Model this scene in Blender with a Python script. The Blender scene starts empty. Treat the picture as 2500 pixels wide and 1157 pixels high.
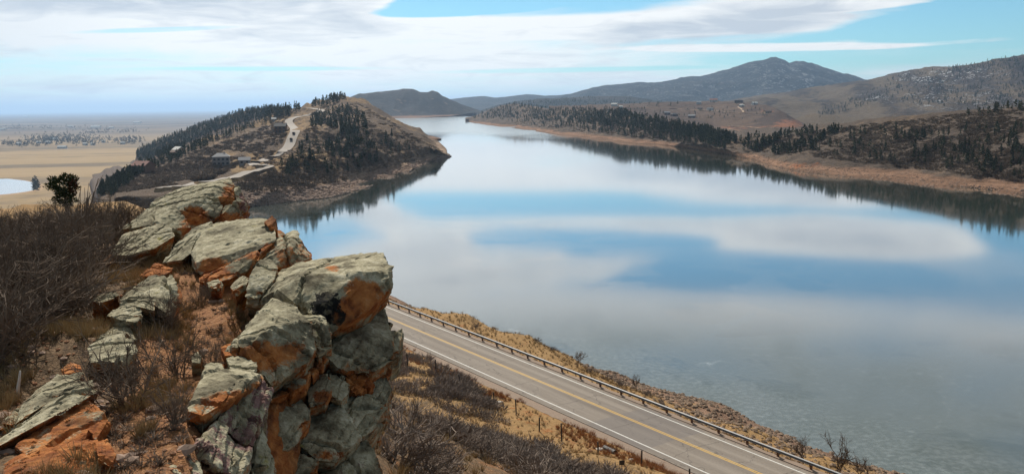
import bpy, bmesh, math, random
import numpy as np
from mathutils import Vector, Matrix
from mathutils.bvhtree import BVHTree
from mathutils import noise as mnoise

rng = np.random.default_rng(7)
random.seed(7)
S = bpy.context.scene
COL = S.collection

# ------------------------------------------------------------------ camera
CAMZ = 44.0                      # metres above the lake (lake surface z = 0)
FPX = 2165.0                     # focal length in photo pixels (photo 2500 wide)
PITCH = math.atan((578.5 - 256.0) / FPX)
ROLL = math.radians(0.8)
cam_d = bpy.data.cameras.new('camera')
cam_d.sensor_width = 36.0
cam_d.lens = 36.0 * FPX / 2500.0
cam_d.clip_start = 0.1
cam_d.clip_end = 200000.0
cam = bpy.data.objects.new('camera', cam_d)
COL.objects.link(cam)
_F = Vector((0, math.cos(PITCH), -math.sin(PITCH)))
_R0 = Vector((1, 0, 0)); _U0 = _R0.cross(_F)
_R = (_R0 * math.cos(ROLL) - _U0 * math.sin(ROLL))   # placeholder sign, horizon falls to the left
_U = _R.cross(_F)
cam.matrix_world = Matrix(((_R.x, _U.x, -_F.x, 0), (_R.y, _U.y, -_F.y, 0), (_R.z, _U.z, -_F.z, CAMZ), (0, 0, 0, 1)))
S.camera = cam
CAM = Vector((0, 0, CAMZ))

# ------------------------------------------------------------------ sun, sky, exposure
SUN_AZ, SUN_EL = math.radians(-20.0), math.radians(41.0)   # azimuth from +Y, clockwise
sun_d = bpy.data.lights.new('sun', 'SUN')
sun_d.energy = 5.0
sun_d.angle = math.radians(0.8)
sun_d.color = (1.0, 0.92, 0.80)
sun = bpy.data.objects.new('sun', sun_d)
COL.objects.link(sun)
_sd = Vector((math.sin(SUN_AZ) * math.cos(SUN_EL), math.cos(SUN_AZ) * math.cos(SUN_EL), math.sin(SUN_EL)))
sun.rotation_euler = _sd.to_track_quat('Z', 'Y').to_euler()
sun.location = (0, 0, 300)

S.view_settings.view_transform = 'Standard'
S.view_settings.look = 'None'
S.view_settings.exposure = 0.12
S.view_settings.gamma = 1.0
S.view_settings.use_curve_mapping = False
S.render.engine = 'CYCLES'
S.cycles.use_denoising = True
try:
    S.cycles.denoiser = 'OPENIMAGEDENOISE'
except Exception:
    pass
S.cycles.max_bounces = 6
S.cycles.diffuse_bounces = 2
S.cycles.glossy_bounces = 3
S.cycles.transmission_bounces = 2
S.cycles.volume_bounces = 0
S.cycles.sample_clamp_indirect = 6.0


class NT:
    """small helper for node trees"""
    def __init__(self, tree):
        self.t = tree
        self.n = tree.nodes
        self.n.clear()

    def node(self, kind, **kw):
        nd = self.n.new(kind)
        for k, v in kw.items():
            setattr(nd, k, v)
        return nd

    def put(self, sock, v):
        if hasattr(v, 'is_output'):
            self.t.links.new(v, sock)
        elif v is not None:
            if isinstance(v, (tuple, list)) and len(v) == 3 and len(sock.default_value) == 4:
                v = tuple(v) + (1.0,)
            sock.default_value = v

    def m(self, op, a, b=None, c=None, clamp=False):
        nd = self.node('ShaderNodeMath', operation=op, use_clamp=clamp)
        self.put(nd.inputs[0], a)
        if b is not None: self.put(nd.inputs[1], b)
        if c is not None: self.put(nd.inputs[2], c)
        return nd.outputs[0]

    def vm(self, op, a, b=None, s=None):
        nd = self.node('ShaderNodeVectorMath', operation=op)
        self.put(nd.inputs[0], a)
        if b is not None: self.put(nd.inputs[1], b)
        if s is not None: self.put(nd.inputs['Scale'], s)
        return nd.outputs['Value'] if op in ('LENGTH', 'DOT_PRODUCT', 'DISTANCE') else nd.outputs[0]

    def noise(self, vec, scale=1.0, detail=4.0, rough=0.55, dist=0.0, dims='3D'):
        nd = self.node('ShaderNodeTexNoise', noise_dimensions=dims)
        self.put(nd.inputs['Vector'], vec)
        nd.inputs['Scale'].default_value = scale
        nd.inputs['Detail'].default_value = detail
        nd.inputs['Roughness'].default_value = rough
        nd.inputs['Distortion'].default_value = dist
        return nd.outputs['Fac']

    def voro(self, vec, scale=1.0, feature='F1', out='Distance'):
        nd = self.node('ShaderNodeTexVoronoi', feature=feature)
        self.put(nd.inputs['Vector'], vec)
        nd.inputs['Scale'].default_value = scale
        return nd.outputs[out]

    def step(self, x, lo, hi, a=0.0, b=1.0):
        nd = self.node('ShaderNodeMapRange', interpolation_type='SMOOTHSTEP')
        self.put(nd.inputs['Value'], x)
        nd.inputs['From Min'].default_value = lo
        nd.inputs['From Max'].default_value = hi
        nd.inputs['To Min'].default_value = a
        nd.inputs['To Max'].default_value = b
        return nd.outputs['Result']

    def mix(self, f, a, b, mode='MIX'):
        nd = self.node('ShaderNodeMix', data_type='RGBA', blend_type=mode)
        self.put(nd.inputs[0], f)
        self.put(nd.inputs[6], a)
        self.put(nd.inputs[7], b)
        return nd.outputs[2]

    def ramp(self, f, stops):
        nd = self.node('ShaderNodeValToRGB')
        self.put(nd.inputs[0], f)
        cr = nd.color_ramp
        while len(cr.elements) < len(stops):
            cr.elements.new(0.5)
        for e, (p, c) in zip(cr.elements, stops):
            e.position = p
            e.color = tuple(c) + (1.0,)
        return nd.outputs[0]

    def attr(self, name, out='Fac'):
        nd = self.node('ShaderNodeAttribute', attribute_name=name)
        return nd.outputs[out]

    def xyz(self, v):
        nd = self.node('ShaderNodeSeparateXYZ')
        self.put(nd.inputs[0], v)
        return nd.outputs

    def comb(self, x, y, z):
        nd = self.node('ShaderNodeCombineXYZ')
        self.put(nd.inputs[0], x); self.put(nd.inputs[1], y); self.put(nd.inputs[2], z)
        return nd.outputs[0]


# world: Nishita sky with procedural lenticular cloud decks
W = bpy.data.worlds.new('World')
S.world = W
W.use_nodes = True
w = NT(W.node_tree)
gen = w.node('ShaderNodeTexCoord').outputs['Generated']
dn = w.vm('NORMALIZE', gen)
dx, dy, dz = w.xyz(dn)
sky = w.node('ShaderNodeTexSky', sky_type='NISHITA')
sky.sun_disc = False
sky.sun_elevation = SUN_EL
sky.sun_rotation = SUN_AZ
sky.altitude = 1600.0
sky.air_density = 1.0
sky.dust_density = 0.7
sky.ozone_density = 1.2
# azimuth / elevation in units of 1/1000 rad
AZ = w.m('MULTIPLY', w.m('ARCTAN2', dx, dy), 1000.0)
EL = w.m('MULTIPLY', w.m('ARCSINE', dz), 1000.0)
ELp = w.m('MAXIMUM', EL, 0.0)
# cloud-plane coordinates: clouds flatten towards the horizon
zz = w.m('ADD', w.m('MAXIMUM', dz, 0.0), 0.035)
plane = w.comb(w.m('DIVIDE', dx, zz), w.m('DIVIDE', dy, zz), 0.0)
streak = w.comb(w.m('MULTIPLY', AZ, 0.0045), w.m('MULTIPLY', EL, 0.032), 0.3)
n_st = w.noise(streak, 1.0, 6.0, 0.6, 0.4)
wisp = w.comb(w.m('MULTIPLY', AZ, 0.013), w.m('MULTIPLY', EL, 0.075), 2.3)
n_wi = w.noise(wisp, 1.0, 5.0, 0.6, 0.8)
n_pl = w.noise(plane, 0.55, 5.0, 0.55, 0.3)
wob = w.m('MULTIPLY', w.m('SUBTRACT', w.noise(w.comb(w.m('MULTIPLY', AZ, 0.01), w.m('MULTIPLY', EL, 0.02), 5.0), 1.0, 4.0, 0.55), 0.5), 1.0)


def lens(a0, e0, ra, re, soft=0.5, rot=0.0, wo=0.6):
    """smooth lens-shaped mask centred on azimuth a0 / elevation e0 (photo px from centre / above horizon)"""
    k = 1000.0 / FPX
    a0, e0, ra, re = a0 * k, e0 * k, ra * k, re * k
    u = w.m('SUBTRACT', AZ, a0)
    v = w.m('SUBTRACT', EL, e0)
    c, s = math.cos(rot), math.sin(rot)
    u2 = w.m('ADD', w.m('MULTIPLY', u, c / ra), w.m('MULTIPLY', v, s / ra))
    v2 = w.m('SUBTRACT', w.m('MULTIPLY', v, c / re), w.m('MULTIPLY', u, s / re))
    r = w.m('SQRT', w.m('ADD', w.m('MULTIPLY', u2, u2), w.m('MULTIPLY', v2, v2)))
    r = w.m('ADD', r, w.m('MULTIPLY', wob, wo))
    r = w.m('ADD', r, w.m('MULTIPLY', w.m('SUBTRACT', n_wi, 0.5), 0.7 * wo))
    return w.step(r, 1.0 + soft * 0.5, 1.0 - soft * 0.5)


# base cover by elevation: thick veil low down, broken higher up, grey deck above
base = w.step(EL, 55.0, 110.0, 0.66, 0.24)
base = w.m('ADD', base, w.step(EL, 190.0, 235.0, 0.0, 0.55))
cover = w.m('ADD', base, w.m('MULTIPLY', w.m('SUBTRACT', n_st, 0.5), 1.35))
cover = w.m('ADD', cover, w.m('MULTIPLY', w.m('SUBTRACT', n_pl, 0.5), 0.35))
# (azimuth px, elevation px, radii, softness, tilt, wobble, amount)
LENS_ADD = [(-900, 215, 560, 70, 0.9, 0.0, 0.6, 0.9), (-250, 150, 420, 80, 1.0, 0.0, 0.6, 0.45), (-420, 245, 120, 16, 0.6, 0.2, 0.5, 0.6),
            (330, 196, 700, 40, 0.4, 0.02, 0.5, 0.75), (780, 222, 270, 26, 0.25, 0.03, 0.3, 0.9), (520, 165, 330, 30, 0.7, 0.06, 0.6, 0.5),
            (600, 122, 330, 9, 0.6, -0.02, 0.8, 0.7), (1080, 122, 300, 5, 0.9, 0.03, 0.8, 0.5),
            (780, 312, 270, 46, 0.8, -0.02, 0.6, 1.9), (480, 296, 300, 20, 0.9, -0.05, 0.7, 0.8), (240, 285, 420, 14, 0.9, 0.0, 0.7, 1.2),
            (-345, 235, 90, 34, 0.9, 0.2, 0.6, 1.2), (-265, 288, 190, 32, 0.9, 0.42, 0.6, 1.4), (-170, 380, 280, 64, 0.8, 0.0, 0.6, 1.5), (170, 400, 380, 24, 1.0, -0.02, 0.7, 1.1),
            (520, 255, 320, 12, 0.9, 0.02, 0.8, 0.6), (0, 500, 900, 50, 1.2, 0.0, 0.6, 0.4)]
LENS_SUB = [(-190, 232, 260, 24, 0.5, 0.02, 0.5, 1.4), (100, 222, 330, 16, 0.9, 0.02, 0.5, 0.8), (1130, 190, 380, 75, 0.6, 0.0, 0.5, 1.2), (930, 95, 420, 30, 0.9, 0.0, 0.5, 0.5),
            (560, 140, 320, 14, 0.9, 0.02, 0.5, 0.6), (160, 330, 280, 20, 0.9, 0.0, 0.7, 1.9), (600, 398, 320, 36, 0.9, -0.03, 0.8, 1.9),
            (-780, 176, 190, 6, 0.9, 0.05, 0.5, 0.9), (200, 256, 440, 14, 0.9, 0.0, 0.6, 0.9), (1230, 285, 190, 30, 0.9, -0.05, 0.5, 1.2), (760, 256, 220, 12, 0.9, 0.0, 0.6, 0.9), (150, 80, 300, 6, 0.9, 0.0, 0.6, 0.5), (-550, 90, 260, 5, 0.9, 0.0, 0.6, 0.5)]
for a0, e0, ra, re, sf, ro, wo_, amt in LENS_ADD:
    cover = w.m('ADD', cover, w.m('MULTIPLY', lens(a0, e0, ra, re, sf, ro, wo_), amt))
for a0, e0, ra, re, sf, ro, wo_, amt in LENS_SUB:
    cover = w.m('SUBTRACT', cover, w.m('MULTIPLY', lens(a0, e0, ra, re, sf, ro, wo_), amt))
cover = w.m('ADD', cover, w.m('MULTIPLY', w.m('SUBTRACT', n_wi, 0.5), 0.35))
cl = w.step(cover, 0.08, 1.02)
thick = w.step(cover, 0.75, 1.6)
shade = w.m('ADD', w.m('MULTIPLY', w.step(cover, 1.15, 2.1), 0.35), w.m('MULTIPLY', w.m('SUBTRACT', n_wi, 0.5), 1.9))
shade = w.m('ADD', shade, w.m('MULTIPLY', w.m('SUBTRACT', n_st, 0.5), 2.1))
shade = w.m('ADD', shade, w.m('MULTIPLY', lens(450, 168, 300, 30, 0.9, 0.06, 0.5), 0.75))
shade = w.m('ADD', shade, w.m('MULTIPLY', lens(-900, 262, 480, 55, 0.9, 0.0, 0.5), 0.7))
shade = w.m('ADD', shade, w.m('MULTIPLY', lens(760, 312, 170, 16, 1.2, 0.0, 0.5), 0.5), clamp=True)
# left part and the zenith deck are greyer, as thick veil
greyer = w.m('ADD', w.step(AZ, -330.0, -580.0, 0.0, 0.40), w.step(EL, 190.0, 275.0, 0.0, 0.75))
shade = w.m('ADD', shade, greyer, clamp=True)
cloud_col = w.mix(shade, (9.7, 9.6, 9.4), w.mix(w.step(EL, 185.0, 300.0), (5.6, 6.0, 6.6), (3.3, 3.5, 3.35)))
toward = w.vm('DOT_PRODUCT', dn, tuple(_sd))
cloud_col = w.mix(1.0, cloud_col, w.ramp(w.step(toward, -0.45, 0.5), [(0.0, (0.24, 0.245, 0.26)), (0.5, (0.5, 0.51, 0.53)), (1.0, (1, 1, 1))]), 'MULTIPLY')
sky_col = w.mix(1.0, sky.outputs[0], (0.52, 0.85, 0.93), 'MULTIPLY')
col = w.mix(w.m('MULTIPLY', cl, 0.93), sky_col, cloud_col)
bg = w.node('ShaderNodeBackground')
w.put(bg.inputs['Color'], col)
bg.inputs['Strength'].default_value = 0.1
wo = w.node('ShaderNodeOutputWorld')
W.node_tree.links.new(bg.outputs[0], wo.inputs['Surface'])
W.cycles.sampling_method = 'MANUAL'
W.cycles.sample_map_resolution = 512

# ------------------------------------------------------------------ projection helpers

def ray(px, py):
    return _F + _R * ((px - 1250.0) / FPX) - _U * ((py - 578.5) / FPX)

def P(px, py, D):
    """point seen at photo pixel (px,py) whose forward distance is D metres"""
    d = ray(px, py)
    return CAM + d * (D / d.y)

def water(px, py, z=0.0):
    d = ray(px, py)
    k = (z - CAMZ) / d.z
    return CAM + d * k

def project(pts):
    q = np.asarray(pts, float) - np.array(CAM)
    f = q @ np.array(_F); f = np.where(np.abs(f) < 1e-6, 1e-6, f)
    return 1250 + FPX * (q @ np.array(_R)) / f, 578.5 - FPX * (q @ np.array(_U)) / f, f

# ------------------------------------------------------------------ numpy noise

def _h(ix, iy, iz, seed):
    n = (ix * 73856093) ^ (iy * 19349663) ^ (iz * 83492791) ^ (seed * 2654435)
    n = n & 0x7fffffff
    n = ((n >> 13) ^ n) & 0x7fffffff
    n = (n * ((n * n * 15731 + 789221) & 0x7fffffff) + 1376312589) & 0x7fffffff
    return n / 1073741824.0 - 1.0

def vnoise(p, seed=0):
    p = np.asarray(p, float)
    i = np.floor(p).astype(np.int64)
    f = p - i
    f = f * f * f * (f * (f * 6 - 15) + 10)
    r = 0
    for a in (0, 1):
        wx = f[:, 0] if a else 1 - f[:, 0]
        for b in (0, 1):
            wy = f[:, 1] if b else 1 - f[:, 1]
            for c in (0, 1):
                wz = f[:, 2] if c else 1 - f[:, 2]
                r = r + wx * wy * wz * _h(i[:, 0] + a, i[:, 1] + b, i[:, 2] + c, seed)
    return r

def fbm(p, octaves=5, gain=0.5, seed=0):
    p = np.asarray(p, float)
    r, a = 0, 1.0
    for o in range(octaves):
        r = r + a * vnoise(p * (2.03 ** o) + o * 17.3, seed + o)
        a *= gain
    return r

def sn(x, y, seed=0):
    """quick scalar fractal noise"""
    q = Vector((x, y, seed * 7.31 + 0.5))
    return 1.25 * (mnoise.noise(q) + 0.5 * mnoise.noise(q * 2.03) + 0.25 * mnoise.noise(q * 4.1))

def cells(p, seed=0):
    """nearest jittered cell: returns offset vector to the cell centre and three random numbers"""
    p = np.asarray(p, float)
    i = np.floor(p).astype(np.int64)
    best = np.full(len(p), 1e9); off = np.zeros_like(p); idn = np.zeros((len(p), 3), np.int64)
    for a in (-1, 0, 1):
        for b in (-1, 0, 1):
            for c in (-1, 0, 1):
                j = i + np.array([a, b, c])
                ctr = j + 0.5 + 0.45 * np.stack([_h(j[:, 0], j[:, 1], j[:, 2], seed + k) for k in (1, 2, 3)], 1)
                v = p - ctr
                d = (v * v).sum(1)
                m = d < best
                best[m] = d[m]; off[m] = v[m]; idn[m] = j[m]
    rnd = np.stack([_h(idn[:, 0], idn[:, 1], idn[:, 2], seed + k) for k in (4, 5, 6)], 1)
    return off, rnd

# ------------------------------------------------------------------ mesh helpers

def np_mesh(name, V, Fc, smooth=True):
    """V (n,3); Fc list of index arrays, each (m,k)"""
    me = bpy.data.meshes.new(name)
    V = np.asarray(V, np.float32)
    if isinstance(Fc, np.ndarray):
        Fc = [Fc]
    nl = sum(f.size for f in Fc); nf = sum(len(f) for f in Fc)
    me.vertices.add(len(V)); me.vertices.foreach_set('co', V.ravel())
    me.loops.add(nl); me.polygons.add(nf)
    me.loops.foreach_set('vertex_index', np.concatenate([f.ravel() for f in Fc]).astype(np.int32))
    tot = np.concatenate([np.full(len(f), f.shape[1]) for f in Fc])
    st = np.concatenate([[0], np.cumsum(tot)[:-1]])
    me.polygons.foreach_set('loop_start', st.astype(np.int32))
    me.polygons.foreach_set('use_smooth', np.full(nf, smooth))
    me.update(calc_edges=True)
    me.validate()
    return me

def fattr(me, name, vals):
    a = me.attributes.new(name, 'FLOAT', 'POINT')
    a.data.foreach_set('value', np.asarray(vals, np.float32))

def obj(name, me, mat=None, parent=None, loc=None):
    o = bpy.data.objects.new(name, me)
    COL.objects.link(o)
    if mat is not None and me is not None and not me.materials:
        me.materials.append(mat)
    if parent is not None:
        o.parent = parent
    if loc is not None:
        o.location = loc
    return o

def tag(o, label=None, cat=None, group=None, kind=None):
    if label: o['label'] = label
    if cat: o['category'] = cat
    if group: o['group'] = group
    if kind: o['kind'] = kind
    return o

def empty(name, loc=(0, 0, 0), rz=0.0):
    o = bpy.data.objects.new(name, None)
    o.empty_display_size = 0.2
    COL.objects.link(o)
    o.location = loc
    o.rotation_euler = (0, 0, rz)
    return o

def copy_tree(root):
    r = root.copy(); COL.objects.link(r)
    for ch in root.children:
        c = ch.copy(); COL.objects.link(c); c.parent = r
    return r

class MB:
    """collects polygons for one mesh"""
    def __init__(self):
        self.v = []; self.f = []
    def poly(self, pts):
        b = len(self.v); self.v += [tuple(p) for p in pts]; self.f.append(tuple(range(b, b + len(pts))))
    def box(self, x0, x1, y0, y1, z0, z1):
        b = len(self.v)
        self.v += [(x, y, z) for z in (z0, z1) for y in (y0, y1) for x in (x0, x1)]
        for q in ((0, 2, 3, 1), (4, 5, 7, 6), (0, 1, 5, 4), (2, 6, 7, 3), (0, 4, 6, 2), (1, 3, 7, 5)):
            self.f.append(tuple(b + i for i in q))
        return self
    def tube(self, pts, rad, n=6, cap=True):
        pts = [Vector(p) for p in pts]
        if not hasattr(rad, '__len__'): rad = [rad] * len(pts)
        rings = []
        for i, p in enumerate(pts):
            t = (pts[min(i + 1, len(pts) - 1)] - pts[max(i - 1, 0)]).normalized()
            a = t.cross(Vector((0, 0, 1)) if abs(t.z) < 0.9 else Vector((1, 0, 0))).normalized()
            c = t.cross(a)
            b = len(self.v)
            self.v += [tuple(p + (a * math.cos(k * 2 * math.pi / n) + c * math.sin(k * 2 * math.pi / n)) * rad[i]) for k in range(n)]
            rings.append(b)
        for r0, r1 in zip(rings, rings[1:]):
            for k in range(n):
                self.f.append((r0 + k, r0 + (k + 1) % n, r1 + (k + 1) % n, r1 + k))
        if cap:
            self.f.append(tuple(rings[0] + k for k in range(n))[::-1])
            self.f.append(tuple(rings[-1] + k for k in range(n)))
        return self
    def prism(self, prof, y0, y1):
        """profile in x,z extruded along y"""
        n = len(prof); b = len(self.v)
        self.v += [(x, y0, z) for x, z in prof] + [(x, y1, z) for x, z in prof]
        self.f.append(tuple(b + i for i in range(n)))
        self.f.append(tuple(b + n + i for i in reversed(range(n))))
        for i in range(n):
            j = (i + 1) % n
            self.f.append((b + i, b + n + i, b + n + j, b + j))
        return self
    def mesh(self, name, smooth=False):
        me = bpy.data.meshes.new(name)
        me.from_pydata(self.v, [], self.f)
        bm = bmesh.new(); bm.from_mesh(me)
        bmesh.ops.recalc_face_normals(bm, faces=bm.faces)
        bm.to_mesh(me); bm.free()
        if smooth:
            me.polygons.foreach_set('use_smooth', [True] * len(me.polygons))
        me.update()
        return me

def grid_faces(nu, nv):
    i = np.arange(nu - 1)[:, None] * nv + np.arange(nv - 1)[None, :]
    return np.stack([i, i + nv, i + nv + 1, i + 1], -1).reshape(-1, 4)

def scatter_mesh(name, proto, pos, rz, sc, tint=None, sxy=None):
    """join many copies of a prototype (V,F) into one mesh"""
    V, Fc = proto
    n, m = len(pos), len(V)
    pos = np.asarray(pos, float); rz = np.asarray(rz, float); sc = np.asarray(sc, float)
    c, s = np.cos(rz)[:, None], np.sin(rz)[:, None]
    if sxy is None: sxy = sc
    sxy = np.asarray(sxy, float)
    X = (V[None, :, 0] * c - V[None, :, 1] * s) * sxy[:, None] + pos[:, 0:1]
    Y = (V[None, :, 0] * s + V[None, :, 1] * c) * sxy[:, None] + pos[:, 1:2]
    Z = V[None, :, 2] * sc[:, None] + pos[:, 2:3]
    VV = np.stack([X, Y, Z], -1).reshape(-1, 3)
    FF = [ (f[None] + (np.arange(n) * m)[:, None, None]).reshape(-1, f.shape[1]) for f in (Fc if isinstance(Fc, list) else [Fc])]
    me = np_mesh(name, VV, FF, smooth=False)
    if tint is not None:
        fattr(me, 'tint', np.repeat(np.asarray(tint, np.float32), m))
    return me

# ------------------------------------------------------------------ materials

def mat(name):
    m_ = bpy.data.materials.new(name)
    m_.use_nodes = True
    t = NT(m_.node_tree)
    bs = t.node('ShaderNodeBsdfPrincipled')
    out = t.node('ShaderNodeOutputMaterial')
    m_.node_tree.links.new(bs.outputs[0], out.inputs['Surface'])
    bs.inputs['Roughness'].default_value = 0.9
    bs.inputs['Specular IOR Level'].default_value = 0.2
    return m_, t, bs

def posn(t):
    return t.node('ShaderNodeNewGeometry').outputs['Position']

def bump(t, bs, h, strength=0.5, dist=0.05):
    b = t.node('ShaderNodeBump')
    t.put(b.inputs['Height'], h)
    b.inputs['Strength'].default_value = strength
    b.inputs['Distance'].default_value = dist
    t.put(bs.inputs['Normal'], b.outputs[0])

def plain_mat(name, colour, rough=0.7, var=0.12, scale=3.0, metal=0.0, spec=0.3):
    m_, t, bs = mat(name)
    n = t.noise(posn(t), scale, 4.0, 0.6)
    c = t.mix(n, tuple(v * (1 - var) for v in colour), tuple(min(1, v * (1 + var)) for v in colour))
    t.put(bs.inputs['Base Color'], c)
    bs.inputs['Roughness'].default_value = rough
    bs.inputs['Metallic'].default_value = metal
    bs.inputs['Specular IOR Level'].default_value = spec
    return m_

# lichen covered sandstone; attributes rust / purple / black say which kind of face it is
def rock_material():
    m_, t, bs = mat('sandstone_with_lichen')
    p = posn(t)
    n1 = t.noise(p, 2.2, 6.0, 0.62)
    n2 = t.noise(p, 9.0, 6.0, 0.65)
    n3 = t.noise(p, 38.0, 4.0, 0.6)
    lich = t.ramp(t.m('ADD', t.m('MULTIPLY', n2, 0.55), t.m('MULTIPLY', n1, 0.45)),
                  [(0.30, (0.065, 0.054, 0.034)), (0.42, (0.21, 0.185, 0.12)), (0.54, (0.39, 0.355, 0.245)), (0.68, (0.60, 0.56, 0.43))])
    speck = t.step(n3, 0.60, 0.70)
    lich = t.mix(t.m('MULTIPLY', speck, 0.65), lich, (0.05, 0.05, 0.035))
    yel = t.step(t.noise(t.vm('ADD', p, (9, 3, 1)), 3.1, 5.0, 0.6), 0.66, 0.74)
    lich = t.mix(t.m('MULTIPLY', yel, 0.7), lich, (0.27, 0.24, 0.05))
    rustc = t.ramp(t.noise(t.vm('ADD', p, (3, 1, 7)), 5.5, 6.0, 0.65),
                   [(0.25, (0.09, 0.028, 0.014)), (0.42, (0.27, 0.088, 0.028)), (0.58, (0.44, 0.17, 0.052)), (0.8, (0.52, 0.29, 0.14))])
    purc = t.ramp(t.noise(p, 7.0, 5.0, 0.6), [(0.3, (0.13, 0.075, 0.07)), (0.55, (0.24, 0.14, 0.125)), (0.8, (0.34, 0.23, 0.2))])
    edge = t.m('ADD', t.m('MULTIPLY', t.m('SUBTRACT', t.noise(p, 5.0, 8.0, 0.75), 0.5), 1.9), t.m('MULTIPLY', t.m('SUBTRACT', t.noise(p, 45.0, 3.0, 0.7), 0.5), 0.5))
    r = t.step(t.m('ADD', t.attr('rust'), edge), 0.36, 0.66)
    pu = t.step(t.m('ADD', t.attr('purple'), t.m('MULTIPLY', edge, 0.8)), 0.44, 0.56)
    bl = t.step(t.m('ADD', t.attr('black'), edge), 0.5, 0.6)
    c = t.mix(r, lich, rustc)
    c = t.mix(pu, c, purc)
    c = t.mix(t.m('MULTIPLY', bl, t.step(n2, 0.36, 0.5, 0.6, 1.0)), c, (0.010, 0.010, 0.010))
    c = t.mix(t.step(n1, 0.52, 0.36, 0.0, 0.45), c, (0.05, 0.042, 0.03))
    t.put(bs.inputs['Base Color'], c)
    bs.inputs['Roughness'].default_value = 0.95
    bs.inputs['Specular IOR Level'].default_value = 0.12
    h = t.m('ADD', t.m('MULTIPLY', n2, 0.6), t.m('MULTIPLY', n3, 0.25))
    h = t.m('ADD', h, t.m('MULTIPLY', t.noise(p, 120.0, 3.0, 0.6), 0.08))
    bump(t, bs, h, 1.0, 0.05)
    return m_
M_ROCK = rock_material()

def soil_material():
    m_, t, bs = mat('stony_hilltop_soil')
    p = posn(t)
    n1 = t.noise(p, 0.9, 6.0, 0.65)
    n2 = t.noise(p, 14.0, 5.0, 0.7)
    n3 = t.noise(p, 55.0, 3.0, 0.6)
    bare = t.ramp(n2, [(0.3, (0.13, 0.055, 0.024)), (0.5, (0.33, 0.15, 0.06)), (0.72, (0.50, 0.28, 0.14))])
    duff = t.ramp(n2, [(0.3, (0.055, 0.034, 0.02)), (0.5, (0.17, 0.105, 0.055)), (0.75, (0.32, 0.21, 0.12))])
    f = t.m('ADD', t.attr('path'), t.m('MULTIPLY', t.m('SUBTRACT', n1, 0.5), 1.6))
    c = t.mix(t.step(f, 0.35, 0.65), duff, bare)
    t.put(bs.inputs['Base Color'], c)
    bump(t, bs, t.m('ADD', n2, t.m('MULTIPLY', n3, 0.4)), 1.0, 0.06)
    return m_
M_SOIL = soil_material()

def terrain_material(name, grass, brush, soil, scale=0.02, beach=None, beach_z=7.0, patch=(0.45, 0.6), spots=0.25, snow=False, red=None):
    """dry grass, dark brush and bare soil, with a drawdown beach near the water"""
    m_, t, bs = mat(name)
    p = posn(t)
    big = t.noise(p, scale, 6.0, 0.6, 0.3)
    mid = t.noise(p, scale * 7, 6.0, 0.7)
    fine = t.noise(p, scale * 35, 4.0, 0.7)
    mm = t.m('ADD', t.m('MULTIPLY', big, 0.55), t.m('MULTIPLY', mid, 0.45))
    mm = t.m('ADD', mm, t.attr('veg'))
    g = t.mix(fine, tuple(v * 0.65 for v in grass), tuple(v * 1.3 for v in grass))
    b = t.mix(fine, tuple(v * 0.55 for v in brush), tuple(v * 1.4 for v in brush))
    c = t.mix(t.step(mm, patch[0], patch[1]), g, b)
    so = t.step(t.noise(t.vm('ADD', p, (31, 7, 3)), scale * 4, 6.0, 0.65), 0.60, 0.68)
    c = t.mix(t.m('MULTIPLY', so, 0.7), c, soil)
    if spots:
        v = t.step(t.voro(p, scale * 18), 0.42, 0.25)
        v = t.m('MULTIPLY', v, t.step(mid, 0.42, 0.55))
        c = t.mix(t.m('MULTIPLY', v, spots), c, tuple(v_ * 0.4 for v_ in brush))
    if snow:
        sn = t.m('MULTIPLY', t.step(t.m('ADD', t.m('MULTIPLY', mid, 0.5), t.m('MULTIPLY', fine, 0.5)), 0.545, 0.58), t.attr('snow'))
        c = t.mix(sn, c, (0.75, 0.78, 0.82))
    if beach is not None:
        z = t.xyz(p)[2]
        zz_ = t.m('ADD', t.m('ADD', z, t.attr('dry')), t.m('MULTIPLY', t.m('SUBTRACT', mid, 0.5), 4.0))
        f = t.step(zz_, beach_z + 1.0, beach_z - 1.0)
        stripes = t.noise(t.comb(t.m('MULTIPLY', t.xyz(p)[0], 0.03), t.m('MULTIPLY', t.xyz(p)[1], 0.03), t.m('MULTIPLY', z, 1.4)), 1.0, 4.0, 0.6)
        rub = t.ramp(t.m('ADD', t.m('MULTIPLY', stripes, 0.6), t.m('MULTIPLY', fine, 0.4)),
                     [(0.35, tuple(v * 0.5 for v in beach)), (0.52, beach), (0.66, tuple(min(1, v * 1.5) for v in beach))])
        c = t.mix(f, c, rub)
        wet = t.step(z, 1.2, 0.2)
        c = t.mix(t.m('MULTIPLY', wet, 0.6), c, tuple(v * 0.45 for v in beach))
    if red is not None:
        c = t.mix(t.step(t.m('ADD', t.attr('red'), t.m('MULTIPLY', t.m('SUBTRACT', mid, 0.5), 1.2)), 0.4, 0.65), c, red)
    t.put(bs.inputs['Base Color'], c)
    bs.inputs['Specular IOR Level'].default_value = 0.05
    bump(t, bs, t.m('ADD', mid, t.m('MULTIPLY', fine, 0.5)), 0.9, 0.18 / scale * 0.25)
    return m_

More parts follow.
